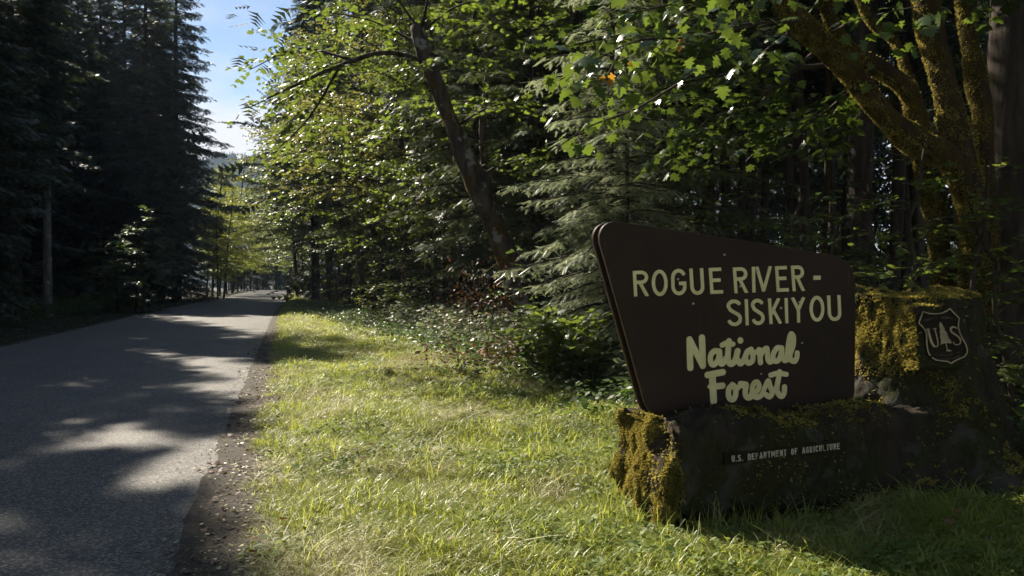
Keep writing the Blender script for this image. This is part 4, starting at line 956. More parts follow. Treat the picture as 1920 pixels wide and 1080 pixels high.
# the rest of the stand
for i in range(46):
    row_ = i % 3; y = 16 + 1.55 * i + rs.uniform(-1, 1); off = 4.4 + row_ * 4.5 + rs.uniform(-1.2, 1.2)
    if row_ == 0 and 24 < y < 62: off += 3.5
    if 64 < y < 112 or i == 0: continue
    x = float(xr(y)) - WROAD - off
    qx, qy = x + 17.3, y - 36.5; tq = -qx * math.sin(SUN_AZ) + qy * math.cos(SUN_AZ); dq = abs(qx * math.cos(SUN_AZ) + qy * math.sin(SUN_AZ))
    if 0 < tq < 28 and dq < 4.6: continue
    tree('fir_tree', FIR[i % 3], (x, y), rs.uniform(0, 6.28), rs.uniform(0.82, 1.05) * (0.80 if (row_ < 2 and y < 42) else 0.92), 'tall dark fir standing among others in the shaded stand left of the road', group='shaded firs left of the road')
# trees beside the road out of the frame at the left, which shade the road
for k, (y, off, mi, s_) in enumerate([(-3, 5, 0, .75), (2.0, 4.5, 1, .78), (6.5, 4.2, 2, .70), (10.5, 5, 0, .74), (14, 4.6, 1, .60), (22.8, 3.6, 2, .70), (26.5, 4.2, 0, .72)]):
    x, _ = at_left(y, off)
    tree('fir_tree', FIR[mi], (x, y), k * 1.3, s_, 'fir beside the road out of view at the left whose shade falls on the asphalt', group='firs at the left outside the picture')
# vine maple in the dark stand
VPALE = broadleaf(53, 4.2, 0.06, 2.0, 26, 0.045, LEAF_M, 0.12, M['shrub'], M['bark'], lean=(0.1, 0), nsub=16, spread=0.7, step=0.10, tilt=0.35, wob=0.4)
p = P(255, 560, 36.5); tree('vine_maple', VPALE, (p.x, p.y), 0.8, 1.12, 'pale-leaved vine maple standing in front of the dark firs left of the road')
p = P(222, 560, 36.8); tree('vine_maple', VPALE, (p.x, p.y), 2.8, 0.85, 'smaller vine maple tucked against the left side of the pale-leaved one')
# pale backlit trees at the bend
for k, (px, d, mi, s_, lab) in enumerate([(398, 68, 0, 0.72, 'thin leaning alder nearest the left road edge by the bend'), (412, 74, 1, 0.85, 'second leaning alder behind the first at the bend'),
        (436, 88, 0, 0.98, 'bright green backlit alder with the tallest crown at the bend'), (388, 66, 1, 0.62, 'small leaning alder close against the dark firs'),
        (458, 106, 1, 1.0, 'yellow-green alder low under the patch of sky')]):
    p = P(px, 545, d); tree('alder_tree', ALD[mi], (p.x, p.y), 0.2 * k - 0.2, s_, lab, group='backlit alders at the bend')
for k, (px, d, s_) in enumerate([(420, 63, .55), (408, 60, .5), (470, 118, 1.0), (446, 97, .9), (425, 80, .8), (482, 126, 1.0)]):
    p = P(px, 545, d); tree('alder_tree', ALD[k % 2], (p.x, p.y), 1.1 * k, s_, ['low leafy alder right at the road edge before the bend', 'small alder beside the last dark fir', 'alder closing the left side of the road mouth', 'rounded alder in the middle of the bend group', 'alder just behind the leaning pair', 'farthest alder at the road mouth'][k], group='backlit alders at the bend')
for k in range(22):
    y = 119 + 2.0 * k + rs.uniform(-2, 2); px = 415 + 8 * k + rs.uniform(-8, 8); p = P(px, 540, y)
    tree('fir_tree', FIR[k % 3], (p.x, p.y), rs.uniform(0, 6), rs.uniform(0.36, 0.50) + (0.3 if px > 520 else 0), 'far dark fir closing the view behind the bend', group='far firs behind the bend')
# ------------------------------------------------------------------ trees on the right
RT = [  # px, d, kind, idx, scale, rot, label
    (590, 60, 'M', 0, 0.95, 0.5, 'slim dark maple at the verge edge furthest along the road'),
    (683, 46, 'M', 1, 0.95, 2.0, 'maple with a crooked thin trunk over the sunlit brush'),
    (620, 52, 'M', 2, 0.80, 3.4, 'tall maple between the two slim roadside maples'),
    (560, 74, 'M', 0, 0.85, 1.1, 'maple overhanging the road where it narrows'),
    (585, 86, 'M', 1, 1.0, 5.0, 'last maple before the bend on the right'),
    (700, 32, 'M', 0, 0.78, 2.6, 'broad maple leaning out toward the road at mid distance'),
    (760, 27, 'M', 1, 0.85, 4.1, 'sunlit maple just left of the leaning trunk'),
    (640, 40, 'M', 1, 0.85, 1.3, 'sunlit roadside maple with low spreading branches'),
    (900, 19, 'H', 1, 0.85, 1.0, 'hemlock in deep shade behind the leaning trunk'),
    (1000, 17, 'H', 1, 0.8, 2.0, 'drooping hemlock right of the leaning trunk'),
    (1138, 11.4, 'P', 0, 0.68, 4.0, 'young hemlock with sun-silvered drooping sprays left of the sign'),
    (1175, 10.9, 'P', 0, 0.45, 2.2, 'small hemlock whose sun-silvered lowest sprays touch the left edge of the sign'),
    (1240, 12.2, 'H', 0, 0.82, 0.6, 'hemlock whose dark trunk rises behind the top edge of the sign'),
    (800, 34, 'H', 1, 1.1, 3.0, 'tall hemlock standing behind the roadside maples'),
    (592, 47, 'F', 1, 0.95, 2.0, 'fir whose bluish side shows between the maples and the sky gap'),
    (690, 52, 'F', 0, 0.92, 3.0, 'fir showing its bluish top over the maples at the sky gap'),
    (640, 64, 'F', 1, 0.95, 1.0, 'second fir poking above the maples beside the sky gap')]
for px, d, kd, mi, s_, rz, lab in RT:
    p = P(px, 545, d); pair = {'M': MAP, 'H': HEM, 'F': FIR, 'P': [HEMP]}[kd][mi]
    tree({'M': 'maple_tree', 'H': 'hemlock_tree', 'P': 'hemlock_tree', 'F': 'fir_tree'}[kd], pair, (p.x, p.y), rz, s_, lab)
EM = [(22, 1.2, 1, .85), (26, 0.9, 3, .95), (30.5, 0.2, 0, 1.0), (36, 0.6, 3, 1.1), (42, 0.6, 1, 1.1), (49, 0.5, 3, 1.0), (57, 0.0, 1, 1.0), (66, 0.8, 0, .95), (76, 0, 3, 1.0), (90, 0.5, 1, 1.0), (102, 0.5, 0, 1.0)]
for k, (y_, off, mi, s_) in enumerate(EM):
    tree('maple_tree', MAP[mi], (float(xf(y_)) + off, y_), 0.25 * math.sin(k * 2.1), s_, ['nearest maple of the sunlit verge row, just left of the leaning trunk', 'second maple of the verge row, its crown touching the arching branch', 'maple of the verge row under the fir top at the sky gap', 'fourth maple of the verge row from the leaning trunk', 'maple of the verge row behind the crooked thin trunk', 'maple of the verge row between the two slim roadside trunks', 'maple of the verge row behind the farther slim trunk', 'maple of the verge row where the road begins to narrow', 'maple beyond the slim trunks, close to the road mouth', 'last but one maple before the bend on the right', 'farthest maple at the right side of the bend'][k], group='sunlit maples along the right verge')
for k, (px, d, mi, s_, lab) in enumerate([(1080, 17, 2, .9, 'high-crowned maple behind the silvery hemlock'), (1500, 19, 2, 1.0, 'high-crowned maple among the twin trunks'), (1200, 21, 2, 1.05, 'maple standing behind the hemlock trunk')]):
    p = P(px, 545, d); tree('maple_tree', MAP[mi], (p.x, p.y), k * 1.7, s_, lab)
for k, (x_, y_, mi, s_) in enumerate([(8.5, 4.5, 2, .9), (9.5, -1, 2, 1.0), (5.5, -5.5, 2, .95), (11, 9.5, 2, 1.0), (5.2, -1.2, 2, .95), (2.6, -4.6, 2, .9), (7.2, 1.8, 2, 1.0), (-1.2, -6.5, 2, 1.0), (10.5, 6.5, 2, .9)]):  # unseen maples added to keep skylight off the sign and stump
    tree('maple_tree', MAP[mi], (x_, y_), k * 1.1, s_, 'unseen maple added beside and behind the camera to shade the sign', group='unseen maples added to shade the sign')
# dark forest trunks behind the sign
def bare(seed, H, r, mat, lean=0.0):
    rs_ = np.random.default_rng(seed); z = np.linspace(-0.3, H, 12); mb = MB()
    pts = np.stack([lean * z + 0.10 * np.sin(z * 0.5 + seed), 0.08 * np.cos(z * 0.4 + seed), z], 1); mb.add(*tube(pts, np.linspace(r, r * 0.55, 12), 9, 0.06, seed))
    for i in range(14):
        h = rs_.uniform(1.2, H * 0.9); a = rs_.uniform(0, 6.28); l = rs_.uniform(0.4, 1.6); w = np.linspace(0, 1, 4)[:, None]
        q = np.array([np.interp(h, z, pts[:, 0]), np.interp(h, z, pts[:, 1]), h]) + np.array([math.cos(a), math.sin(a), -0.2]) * l * w; mb.add(*tube(q, np.linspace(0.014, 0.004, 4), 4, cap=False))
    return mb.mesh('trunk', mat, smooth=True)
def high_crown(seed, z0, z1, Rc, n=20, size=0.55):
    rs_ = np.random.default_rng(seed); limbs = []
    for i in range(n):
        a = rs_.uniform(0, 6.28); h = rs_.uniform(z0, z1); l = Rc * rs_.uniform(.6, 1.1); w = np.linspace(0, 1, 5)[:, None]
        limbs.append((np.array([0, 0, h]) + np.array([math.cos(a), math.sin(a), 0]) * l * w + np.array([0, 0, 1.]) * l * (0.2 * w - 0.5 * w ** 2), Rc))
    lf_, _ = crown_sprays(rs_, limbs, 14, 0.26, FEATHER_C, size, 0.9, 0.25, 0.25, conifer=True)
    return mesh('crown', lf_[0], lf_[1], M['needle'], var=lf_[2])
HC = [high_crown(1, 6.5, 14, 3.0, 34), high_crown(2, 5.8, 13, 2.8, 32)]
BT = [(1385, 20, .11, 0, 'thin dark trunk behind the left part of the sign top'), (1470, 17, .10, 0.01, 'left one of the twin dark trunks over the sign'), (1506, 16, .12, -0.01, 'right one of the twin dark trunks over the sign'),
      (1543, 15, .065, 0.0, 'thin green-barked trunk over the right part of the sign'), (1590, 19, .12, 0.02, 'dark trunk just left of the thickest one behind the sign'), (1622, 13.5, .24, -0.015, 'thickest black trunk behind the right end of the sign'),
      (1678, 15, .13, 0.0, 'dark trunk between the thickest one and the mossy stems'), (1735, 17, .12, -0.1, 'dark leaning trunk behind the mossy stems'), (1430, 24, .13, 0, 'far dark trunk left of the twin trunks'),
      (1320, 22, .14, 0, 'dark trunk to the right of the hemlock trunk'), (1285, 27, .12, 0, 'far dark trunk close beside the hemlock trunk'), (1140, 25, .14, 0, 'dark trunk lost behind the hemlock sprays'),
      (1892, 9.2, .36, 0.0, 'massive dark trunk at the right edge of the picture'), (800, 24, .12, 0, 'upright dark trunk left of the leaning maple'), (835, 30, .15, 0, 'dark trunk in the deep shade left of the leaning maple'), (715, 38, .12, 0, 'dark trunk behind the sunlit brush'), (1055, 30, .15, 0, 'deeply shaded trunk right of the leaning maple'), (760, 44, .2, 0, 'dark trunk far back in the shade behind the brush')]
for k, (px, d, r_, ln, lab) in enumerate(BT):
    p = P(px, 545, d); tree('forest_tree', (bare(100 + k, 15, r_, M['bark'] if k != 3 else M['bark_moss'], ln), HC[k % 2]), (p.x, p.y), (0 if ln else k), 1.0, lab, group='dark trunks in the forest right of the road')
# massed trees deeper in the right forest
BM = [bare(200, 15, 0.16, M['bark']), bare(201, 15, 0.12, M['bark'], 0.03)]
cnt = 0
for i in range(400):
    if cnt >= 56: break
    y = rs.uniform(11, 62); x = float(xf(y)) + rs.uniform(4, 40)
    pxx = 960 + F * x / y
    if pxx > 2500 or (y < 18 and pxx < 1950 and x > 1): continue
    if y < 24 and rs.random() < 0.4: continue
    cnt += 1
    k = rs.integers(0, 5)
    if 1250 < pxx < 1850 and y < 42 and k in (2, 3, 4): k = 0
    pair = [(BM[0], HC[0]), (BM[1], HC[1]), HEM[1], MAP[2], FIR[1]][k]
    tree(['forest_tree', 'forest_tree', 'hemlock_tree', 'maple_tree', 'fir_tree'][k], pair, (x, y), rs.uniform(0, 6.28), rs.uniform(0.8, 1.1),
         ['slim forest tree standing back in the shade', 'slim forest tree standing back in the shade', 'hemlock standing back in the shaded forest', 'maple standing back in the shaded forest', 'tall fir standing back in the right-hand forest'][k], group='trees deep in the right-hand forest %s' % ['of slim trunks', 'of slim trunks', 'of hemlocks', 'of maples', 'of firs'][k])
# far wood closing the view on the right and left: nobody could count it
def far_wood(name, xs_, ys_, n, h, size):
    p = np.stack([xs_ + rs.normal(0, 2.5, n), ys_ + rs.normal(0, 3.0, n), rs.uniform(0, 1, n) ** 1.1 * h], 1); p[:, 2] += gz(p[:, 0], p[:, 1])
    v, f, va = stamp(*FEATHER_C, p, rs.normal(0, 1, (n, 3)) * [1, 1, .3] + [0, 0, -.3], np.array([0, 0, 1.]) + rs.normal(0, .5, (n, 3)), size * rs.uniform(.6, 1.4, n), rs.uniform(0, 1, n))
    o_ = obj(name, mesh(name, v, f, M['needle'], var=va)); tag(o_, 'dark mass of far conifers closing off the forest', 'wood', kind='stuff')
n = 42000; u = rs.random(n); far_wood('far_wood', 56 * np.cos(R(-8) + u * R(112)), 60 * np.sin(R(-8) + u * R(112)) , n, 26, 1.7)
n = 24000; yy = rs.uniform(0, 84, n); far_wood('far_wood', xr(yy) - WROAD - 19, yy, n, 26, 2.4)
n = 5000; yy = rs.uniform(70, 130, n); far_wood('far_wood', xr(yy) - WROAD - 22, yy, n, 9, 2.0)
# ------------------------------------------------------------------ understorey along the forest edge
def plant(name, pair_or_mesh, px, d, sc_, rz, label, cat, group=None, dx=0):
    p = P(px, 560, d)
    if isinstance(pair_or_mesh, tuple): return tree(name, pair_or_mesh, (p.x + dx, p.y), rz, sc_, label, cat, group, crown='foliage', trunk='stem')
    o_ = obj(name, pair_or_mesh, None, (p.x + dx, p.y, float(gz(p.x + dx, p.y)))); o_.rotation_euler = (0, 0, rz); o_.scale = (sc_,) * 3; return tag(o_, label, cat, group)
PL = [('shrub', BUSH[1], 1090, 10.6, 1.1, 0.2, 'bright green leafy shrub beside the left edge of the sign'), ('shrub', BUSH[1], 1035, 11.4, 0.9, 1.2, 'green shrub below the silvery hemlock sprays'),
      ('vine_maple', VINE[1], 1020, 13.2, 0.62, 0.5, 'low vine maple left of the hemlock sprays'), ('vine_maple', VINE[0], 655, 40, 0.9, 1.5, 'sunlit bush maple around the crooked thin trunk'),
      ('vine_maple', VINE[1], 735, 31, 0.95, 2.5, 'sunlit leafy bush right of the crooked thin trunk'), ('vine_maple', VINE[0], 625, 46, 0.75, 0.5, 'yellow-green bush at the foot of the slim roadside maple'),
      ('vine_maple', VINE[1], 560, 72, 1.0, 3.0, 'farthest bush beside the road edge'), ('vine_maple', VINE[1], 800, 23, 0.7, 4.0, 'shaded bush in front of the dark trunks'),
      ('vine_maple', VINE[0], 1700, 7.6, 0.62, 4.4, 'leafy vine maple right behind the stump top'), ('vine_maple', VINE[0], 1800, 7.3, 0.60, 0.4, 'leafy vine maple under the mossy stems'),
      ('vine_maple', VINE[0], 1905, 7.2, 0.52, 2.0, 'leafy vine maple at the right edge behind the stump'), ('vine_maple', VINE[1], 1560, 9.5, 0.7, 2.2, 'vine maple hidden partly behind the right end of the sign'),
      ('vine_maple', VINE[1], 1450, 11, 0.8, 3.2, 'vine maple whose tips show over the sign'), ('vine_maple', VINE[0], 1380, 13, 0.9, 5.2, 'vine maple in the shade above the sign top'), ('vine_maple', VINE[0], 1640, 12, 0.75, 1.2, 'vine maple at the foot of the thickest black trunk'),
      ('shrub', BUSH[0], 1890, 5.6, 0.6, 3.3, 'low leafy shrub at the right edge beside the stump')]
VLIT = broadleaf(54, 3.0, 0.05, 1.8, 22, 0.04, LEAF_S, 0.10, M['alder'], M['bark'], nsub=15, spread=0.6, step=0.085, tilt=0.5, wob=0.4)
for (px_, d_, s_, lab_) in [(700, 29.0, .62, 'bright yellow-green bush at the verge edge nearest the crooked trunk'), (662, 35.5, .7, 'bright bush on the verge edge left of the crooked trunk'), (742, 25.0, .5, 'low sunlit bush among the ferns right of the crooked trunk'), (632, 42.5, .75, 'sunlit bush between the two slim roadside trunks'), (608, 52, .8, 'small bright bush by the foot of the farther slim trunk')]:
    PL.append(('sunlit_bush', VLIT, px_, d_, s_, px_ * 0.1, lab_))
for k_, (px_, d_) in enumerate([(1300, 20), (1350, 26), (1410, 22), (1455, 28), (1500, 23), (1545, 27), (1585, 24), (1640, 29), (1700, 24), (1760, 28)]):
    PL.append(('vine_maple', VINE[k_ % 2], px_, d_, 0.95, k_ * 1.3, ['vine maple seen between dark trunks left of the twin trunks', 'vine maple far back above the sign top', 'vine maple just left of the twin trunks', 'vine maple low behind the twin trunks', 'vine maple seen between the twin trunks', 'vine maple behind the thin green-barked trunk', 'vine maple left of the thickest black trunk', 'vine maple far behind the thickest black trunk', 'vine maple right of the thickest black trunk', 'vine maple seen between the mossy stems'][k_]))
for nme, pr, px, d, s_, rz, lab in PL: plant(nme, pr, px, d, s_, rz, lab, 'shrub')
for i in range(26):
    y = rs.uniform(14, 58); x = float(xf(y)) + rs.uniform(0.6, 5) ; pr = [VINE[0], VINE[1], BUSH[1]][i % 3]
    tree('understorey_shrub', pr, (x, y), rs.uniform(0, 6), rs.uniform(0.5, 0.9), 'leafy shrub in the undergrowth along the edge of the right-hand forest', 'shrub', 'shrubs along the forest edge', crown='foliage', trunk='stem')
for i in range(22):
    y = rs.uniform(14, 44); x = float(xr(y)) - WROAD - rs.uniform(3.6, 7); pr = [VINE[1], BUSH[0], BUSH[1]][i % 3]
    tree('understorey_shrub', pr, (x, y), rs.uniform(0, 6), rs.uniform(0.35, 0.7) * (1 if i % 3 == 0 else 1.5), 'shaded shrub at the foot of the dark firs left of the road', 'shrub', 'shrubs under the left firs', crown='foliage', trunk='stem')
for i in range(24):
    y = rs.uniform(13, 32); x = float(xf(y)) + rs.uniform(-0.2, 1.8); o_ = obj('sword_fern', FERN[i % 2], None, (x, y, float(gz(x, y)))); o_.rotation_euler = (0, 0, rs.uniform(0, 6)); o_.scale = (rs.uniform(.8, 1.4),) * 3
    tag(o_, 'sword fern in the brush where the verge meets the forest', 'fern', 'sword ferns along the forest edge')

# ------------------------------------------------------------------ grass and ground cover (uncountable)
def blades(seed, n, h, w, r, lean, mat, seed_heads=False, name='clump'):
    rs_ = np.random.default_rng(seed); V = []; Fc = []; A = []; k = 0
    for i in range(n):
        a = rs_.uniform(0, 6.28); b0 = np.array([math.cos(a), math.sin(a), 0]) * r * math.sqrt(rs_.random()); d = rs_.uniform(0, 6.28); dv = np.array([math.cos(d), math.sin(d), 0]); sd = np.array([-dv[1], dv[0], 0])
        hh = h * rs_.uniform(0.5, 1.25); ln = lean * rs_.uniform(0.4, 1.4); tt = [0, 0.4, 0.75, 1.0]; ww = [1, 0.85, 0.5, 0]
        pts = [b0 + dv * hh * ln * t_ ** 1.8 + np.array([0, 0, 1.0]) * hh * (t_ - 0.42 * min(ln, 1.3) * t_ ** 2) for t_ in tt]
        for j in range(3): V += [pts[j] - sd * w * ww[j] / 2, pts[j] + sd * w * ww[j] / 2]
        V.append(pts[3]); Fc += [(k, k + 1, k + 3), (k, k + 3, k + 2), (k + 2, k + 3, k + 5), (k + 2, k + 5, k + 4), (k + 4, k + 5, k + 6)]; A += [rs_.uniform(0, 1)] * 7; k += 7
    return mesh(name, np.array(V), np.array(Fc), mat, var=A)
def cover(seed, n, size, r, h, mat, leaf, tilt=0.35):
    rs_ = np.random.default_rng(seed); a = rs_.uniform(0, 6.28, n); q = r * np.sqrt(rs_.random(n)); p = np.stack([np.cos(a) * q, np.sin(a) * q, h * rs_.uniform(.3, 1, n)], 1)
    v, f, va = stamp(*leaf, p, np.stack([np.cos(a), np.sin(a), rs_.normal(0, .2, n)], 1) + rs_.normal(0, .6, (n, 3)) * [1, 1, .1], np.array([0, 0, 1.]) + rs_.normal(0, tilt, (n, 3)), size * rs_.uniform(.6, 1.3, n), rs_.uniform(0, 1, n))
    return mesh('cover', v, f, mat, var=va)
G_GREEN = [blades(301, 20, 0.075, 0.0045, 0.08, 1.3, M['grass']), blades(302, 16, 0.10, 0.0045, 0.07, 1.3, M['grass']), blades(303, 22, 0.06, 0.0045, 0.09, 1.6, M['grass'])]
G_STRAW = [blades(311, 16, 0.075, 0.0040, 0.09, 1.9, M['straw']), blades(312, 14, 0.09, 0.0035, 0.09, 1.7, M['straw'])]
G_TALL = [blades(321, 12, 0.30, 0.007, 0.05, 0.55, M['grass'])]
G_CLOV = [cover(331, 26, 0.034, 0.12, 0.07, M['clover'], LEAF_S), cover(332, 22, 0.045, 0.12, 0.08, M['clover'], LEAF_S)]
G_SAL = [cover(341, 26, 0.085, 0.22, 0.22, M['shrub'], LEAF_S, 0.45), cover(342, 20, 0.075, 0.22, 0.30, M['shrub'], LEAF_S, 0.45)]
G_LITT = [cover(351, 16, 0.07, 0.25, 0.02, M['dead'], LEAF_M, 0.3)]

def scatter(name, meshes, pts, rot, scl, idx, label, cat):
    """one object whose geometry nodes stand a clump on every point"""
    me = bpy.data.meshes.new(name); me.vertices.add(len(pts)); me.vertices.foreach_set('co', np.asarray(pts, dtype=np.float32).ravel())
    for nm_, ty, dat, key in (('rot', 'FLOAT_VECTOR', rot, 'vector'), ('scl', 'FLOAT', scl, 'value'), ('idx', 'INT', idx, 'value')):
        a = me.attributes.new(nm_, ty, 'POINT'); a.data.foreach_set(key, np.asarray(dat, dtype=np.int32 if ty == 'INT' else np.float32).ravel())
    o_ = obj(name, me); tag(o_, label, cat, kind='stuff')
    ng = bpy.data.node_groups.new(name, 'GeometryNodeTree'); ng.interface.new_socket('Geometry', in_out='INPUT', socket_type='NodeSocketGeometry'); ng.interface.new_socket('Geometry', in_out='OUTPUT', socket_type='NodeSocketGeometry')
    N = ng.nodes.new; gi = N('NodeGroupInput'); go = N('NodeGroupOutput'); ip = N('GeometryNodeInstanceOnPoints'); jn = N('GeometryNodeGeometryToInstance')
    ip.inputs['Pick Instance'].default_value = True
    for mh in reversed(meshes):
        src = bpy.data.objects.new(name + '_clump', mh); oi = N('GeometryNodeObjectInfo'); oi.inputs['Object'].default_value = src; ng.links.new(oi.outputs['Geometry'], jn.inputs[0])
    for nm_, ty, sock in (('rot', 'FLOAT_VECTOR', 'Rotation'), ('scl', 'FLOAT', 'Scale'), ('idx', 'INT', 'Instance Index')):
        a = N('GeometryNodeInputNamedAttribute'); a.data_type = ty; a.inputs[0].default_value = nm_; ng.links.new(a.outputs[0], ip.inputs[sock])
    ng.links.new(gi.outputs[0], ip.inputs['Points']); ng.links.new(jn.outputs[0], ip.inputs['Instance']); ng.links.new(ip.outputs[0], go.inputs[0])
    md = o_.modifiers.new('scatter', 'NODES'); md.node_group = ng
    return o_

LBc = np.array([LB.x, LB.y]); E1 = np.array([e1.x, e1.y]); E2 = np.array([e2.x, e2.y])
def blocked(x, y):
    q = np.stack([x, y], 1) - LBc; a = q @ E1; b_ = q @ E2
    ins = (a > -0.02) & (a < 2.4) & (np.abs(b_) < 0.40)
    return ins | (np.hypot(x - ST.x, y - ST.y) < 0.95)
def verge_points(n, y0, y1, smin, fmax, pw=1.0):
    u = rs.random(n) ** pw; y = y0 + (y1 - y0) * u; a = xr(y) + smin
    bnd = xf(np.maximum(y, 11)) + fmax; bnd = np.where(y < 12, 1.5 + 0.65 * np.maximum(y, 3) + fmax, bnd)
    x = a + (bnd - a) * rs.random(n); ok = ~blocked(x, y); return x[ok], y[ok]
def edge_w(x, y, w0=0.14, w1=0.42):
    """fewer plants on the worn dirt beside the asphalt"""
    s = x - xr(y); nn = np.array([mnoise.noise(Vector((a * 1.3, b_ * 1.3, 0))) for a, b_ in zip(x, y)]); return s > w0 + (w1 - w0) * (0.5 + nn * 0.9) * (1 - 0.5 * sm(8, 22, y))
def do_scatter(name, meshes, x, y, sc0, label, cat, tilt=0.12, z=0.0):
    n = len(x); pts = np.stack([x, y, gz(x, y) - 0.008 + z], 1)
    rot = np.stack([rs.normal(0, tilt, n), rs.normal(0, tilt, n), rs.uniform(0, 6.28, n)], 1)
    scatter(name, meshes, pts, rot, sc0 * rs.uniform(0.65, 1.35, n), rs.integers(0, len(meshes), n), label, cat)
def patch(x, y, f, off): return np.array([mnoise.fractal(Vector((a * f + off, b_ * f, off)), 1, 2, 3) for a, b_ in zip(x, y)])

X, Y, Sc = [], [], []
for n, y0, y1, s_ in ((21000, 2.6, 9.5, 1.0), (15000, 9, 19, 1.15), (9000, 18, 45, 1.5), (4000, 44, 112, 2.4)):
    x, y = verge_points(n, y0, y1, 0.2, 0.4); ok = edge_w(x, y); x, y = x[ok], y[ok]; X.append(x); Y.append(y); Sc.append(np.full(len(x), s_))
X = np.concatenate(X); Y = np.concatenate(Y); Sc = np.concatenate(Sc)
pt = patch(X, Y, 0.9, 3.0) + 0.15 * rs.normal(0, 1, len(X)); hmod = 0.75 + 0.7 * np.clip(patch(X, Y, 1.7, 8.0) + 0.4, 0, 1)
g = pt > -0.24; st = ~g
do_scatter('green_grass', G_GREEN, X[g], Y[g], Sc[g] * hmod[g], 'sunlit green grass covering the roadside verge', 'grass')
do_scatter('dry_grass', G_STRAW, X[st], Y[st], Sc[st] * hmod[st], 'pale dry grass mixed through the verge', 'grass', 0.25)
x, y = verge_points(11000, 2.6, 18, 0.4, 0.8); cl = patch(x, y, 0.7, 13.0) > 0.05; cl |= (x > 0.3) & (rs.random(len(x)) < 0.35)
do_scatter('clover', G_CLOV, x[cl], y[cl], 1.0, 'small round-leaved ground cover creeping through the verge', 'ground cover')
x, y = verge_points(120, 2.8, 14, 0.45, 0.0); do_scatter('tall_grass', G_TALL, x, y, 0.6, 'taller grass tufts standing above the verge', 'grass')
# tufts round the log's foot and along the dirt edge
tx = np.concatenate([LB.x + E1[0] * rs.uniform(-.12, 1.0, 60) - E2[0] * rs.uniform(.40, .62, 60), LB.x - E1[0] * rs.uniform(.03, .2, 60) + E2[0] * rs.uniform(-.4, .4, 60)])
ty = np.concatenate([LB.y + E1[1] * rs.uniform(-.12, 1.0, 60) - E2[1] * rs.uniform(.40, .62, 60), LB.y - E1[1] * rs.uniform(.03, .2, 60) + E2[1] * rs.uniform(-.4, .4, 60)])
do_scatter('tall_grass', G_TALL + [G_GREEN[1]], tx, ty, 0.7, 'grass tufts round the foot of the log base', 'grass')
yy = rs.uniform(3, 14, 150); xx = xr(yy) + rs.uniform(0.4, 0.9, 150); do_scatter('tall_grass', G_TALL + [G_GREEN[1]], xx, yy, 0.55, 'lush grass tufts along the dirt edge', 'grass')
# brush of leaves with white glints put into their colour at the forest edge
n = 4200; y = 9.3 + 15 * rs.random(n) ** 1.2; x = xf(y) + rs.uniform(-0.25, 2.6, n); do_scatter('ground_cover', [cover(343, 24, 0.105, 0.24, 0.42, M['brush'], LEAF_S, 0.5), cover(344, 22, 0.095, 0.24, 0.65, M['brush'], LEAF_S, 0.5)], x, y, 1.0, 'waist-high brush of pale glinting leaves where the verge meets the forest', 'ground cover')
n = 6500; y = 8 + 40 * rs.random(n) ** 1.3; x = xf(y) + rs.normal(0.6, 0.8, n); ok = ~blocked(x, y); do_scatter('ground_cover', G_SAL, x[ok], y[ok], 1.0, 'low leafy brush with glinting leaves at the edge of the forest', 'ground cover')
n = 2600; y = rs.uniform(6, 12, n); x = 1.3 + rs.uniform(0, 7, n); ok = ~blocked(x, y) & (x > 1.5 - 0.2 * (y - 8)) & ((x > 3.9) | (y > 8.4)); do_scatter('ground_cover', G_SAL, x[ok], y[ok], 1.0, 'leafy brush behind the sign and the stump', 'ground cover')
n = 3500; y = rs.uniform(12, 50, n); x = xf(y) + rs.uniform(1, 22, n); do_scatter('ground_cover', G_SAL, x, y, 1.3, 'low leafy plants over the shaded forest floor', 'ground cover')
n = 2600; y = rs.uniform(9, 60, n); x = xr(y) - WROAD - rs.uniform(3.2, 12, n); do_scatter('ground_cover', G_SAL, x, y, 1.5, 'dark low brush under the firs left of the road', 'ground cover')
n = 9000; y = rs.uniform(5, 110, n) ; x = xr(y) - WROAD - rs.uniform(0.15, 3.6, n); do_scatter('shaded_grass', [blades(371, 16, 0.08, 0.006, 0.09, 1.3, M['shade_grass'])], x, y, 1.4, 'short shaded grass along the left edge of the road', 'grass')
n = 1200; y = rs.uniform(8, 40, n); x = xf(y) + rs.uniform(-0.5, 6, n); do_scatter('leaf_litter', G_LITT, x, y, 1.0, 'brown fallen leaves at the forest edge', 'leaf litter', z=0.02)
n = 110; x, y = verge_points(n, 3, 12, 0.5, -0.5); do_scatter('leaf_litter', [cover(352, 3, 0.05, 0.12, 0.09, M['dead'], LEAF_M, 0.5)], x, y, 1.0, 'a few fallen orange leaves lying in the grass', 'leaf litter')

xx = rs.normal(0.0, 0.7, 90) + 0.2; yy = 12.3 + rs.normal(0, 0.9, 90); do_scatter('dead_brush', [cover(356, 22, 0.07, 0.22, 0.40, M['dead'], LEAF_S, 0.8)], xx, yy, 1.0, 'dead rust-brown brush among the pale leaves left of the sign', 'dead brush')
M['pebble'] = leafmat('pebble_stone', (0.13, 0.11, 0.09), (0.30, 0.26, 0.22), (0.1, 0.1, 0.1), tf=0.0, rough=0.8)
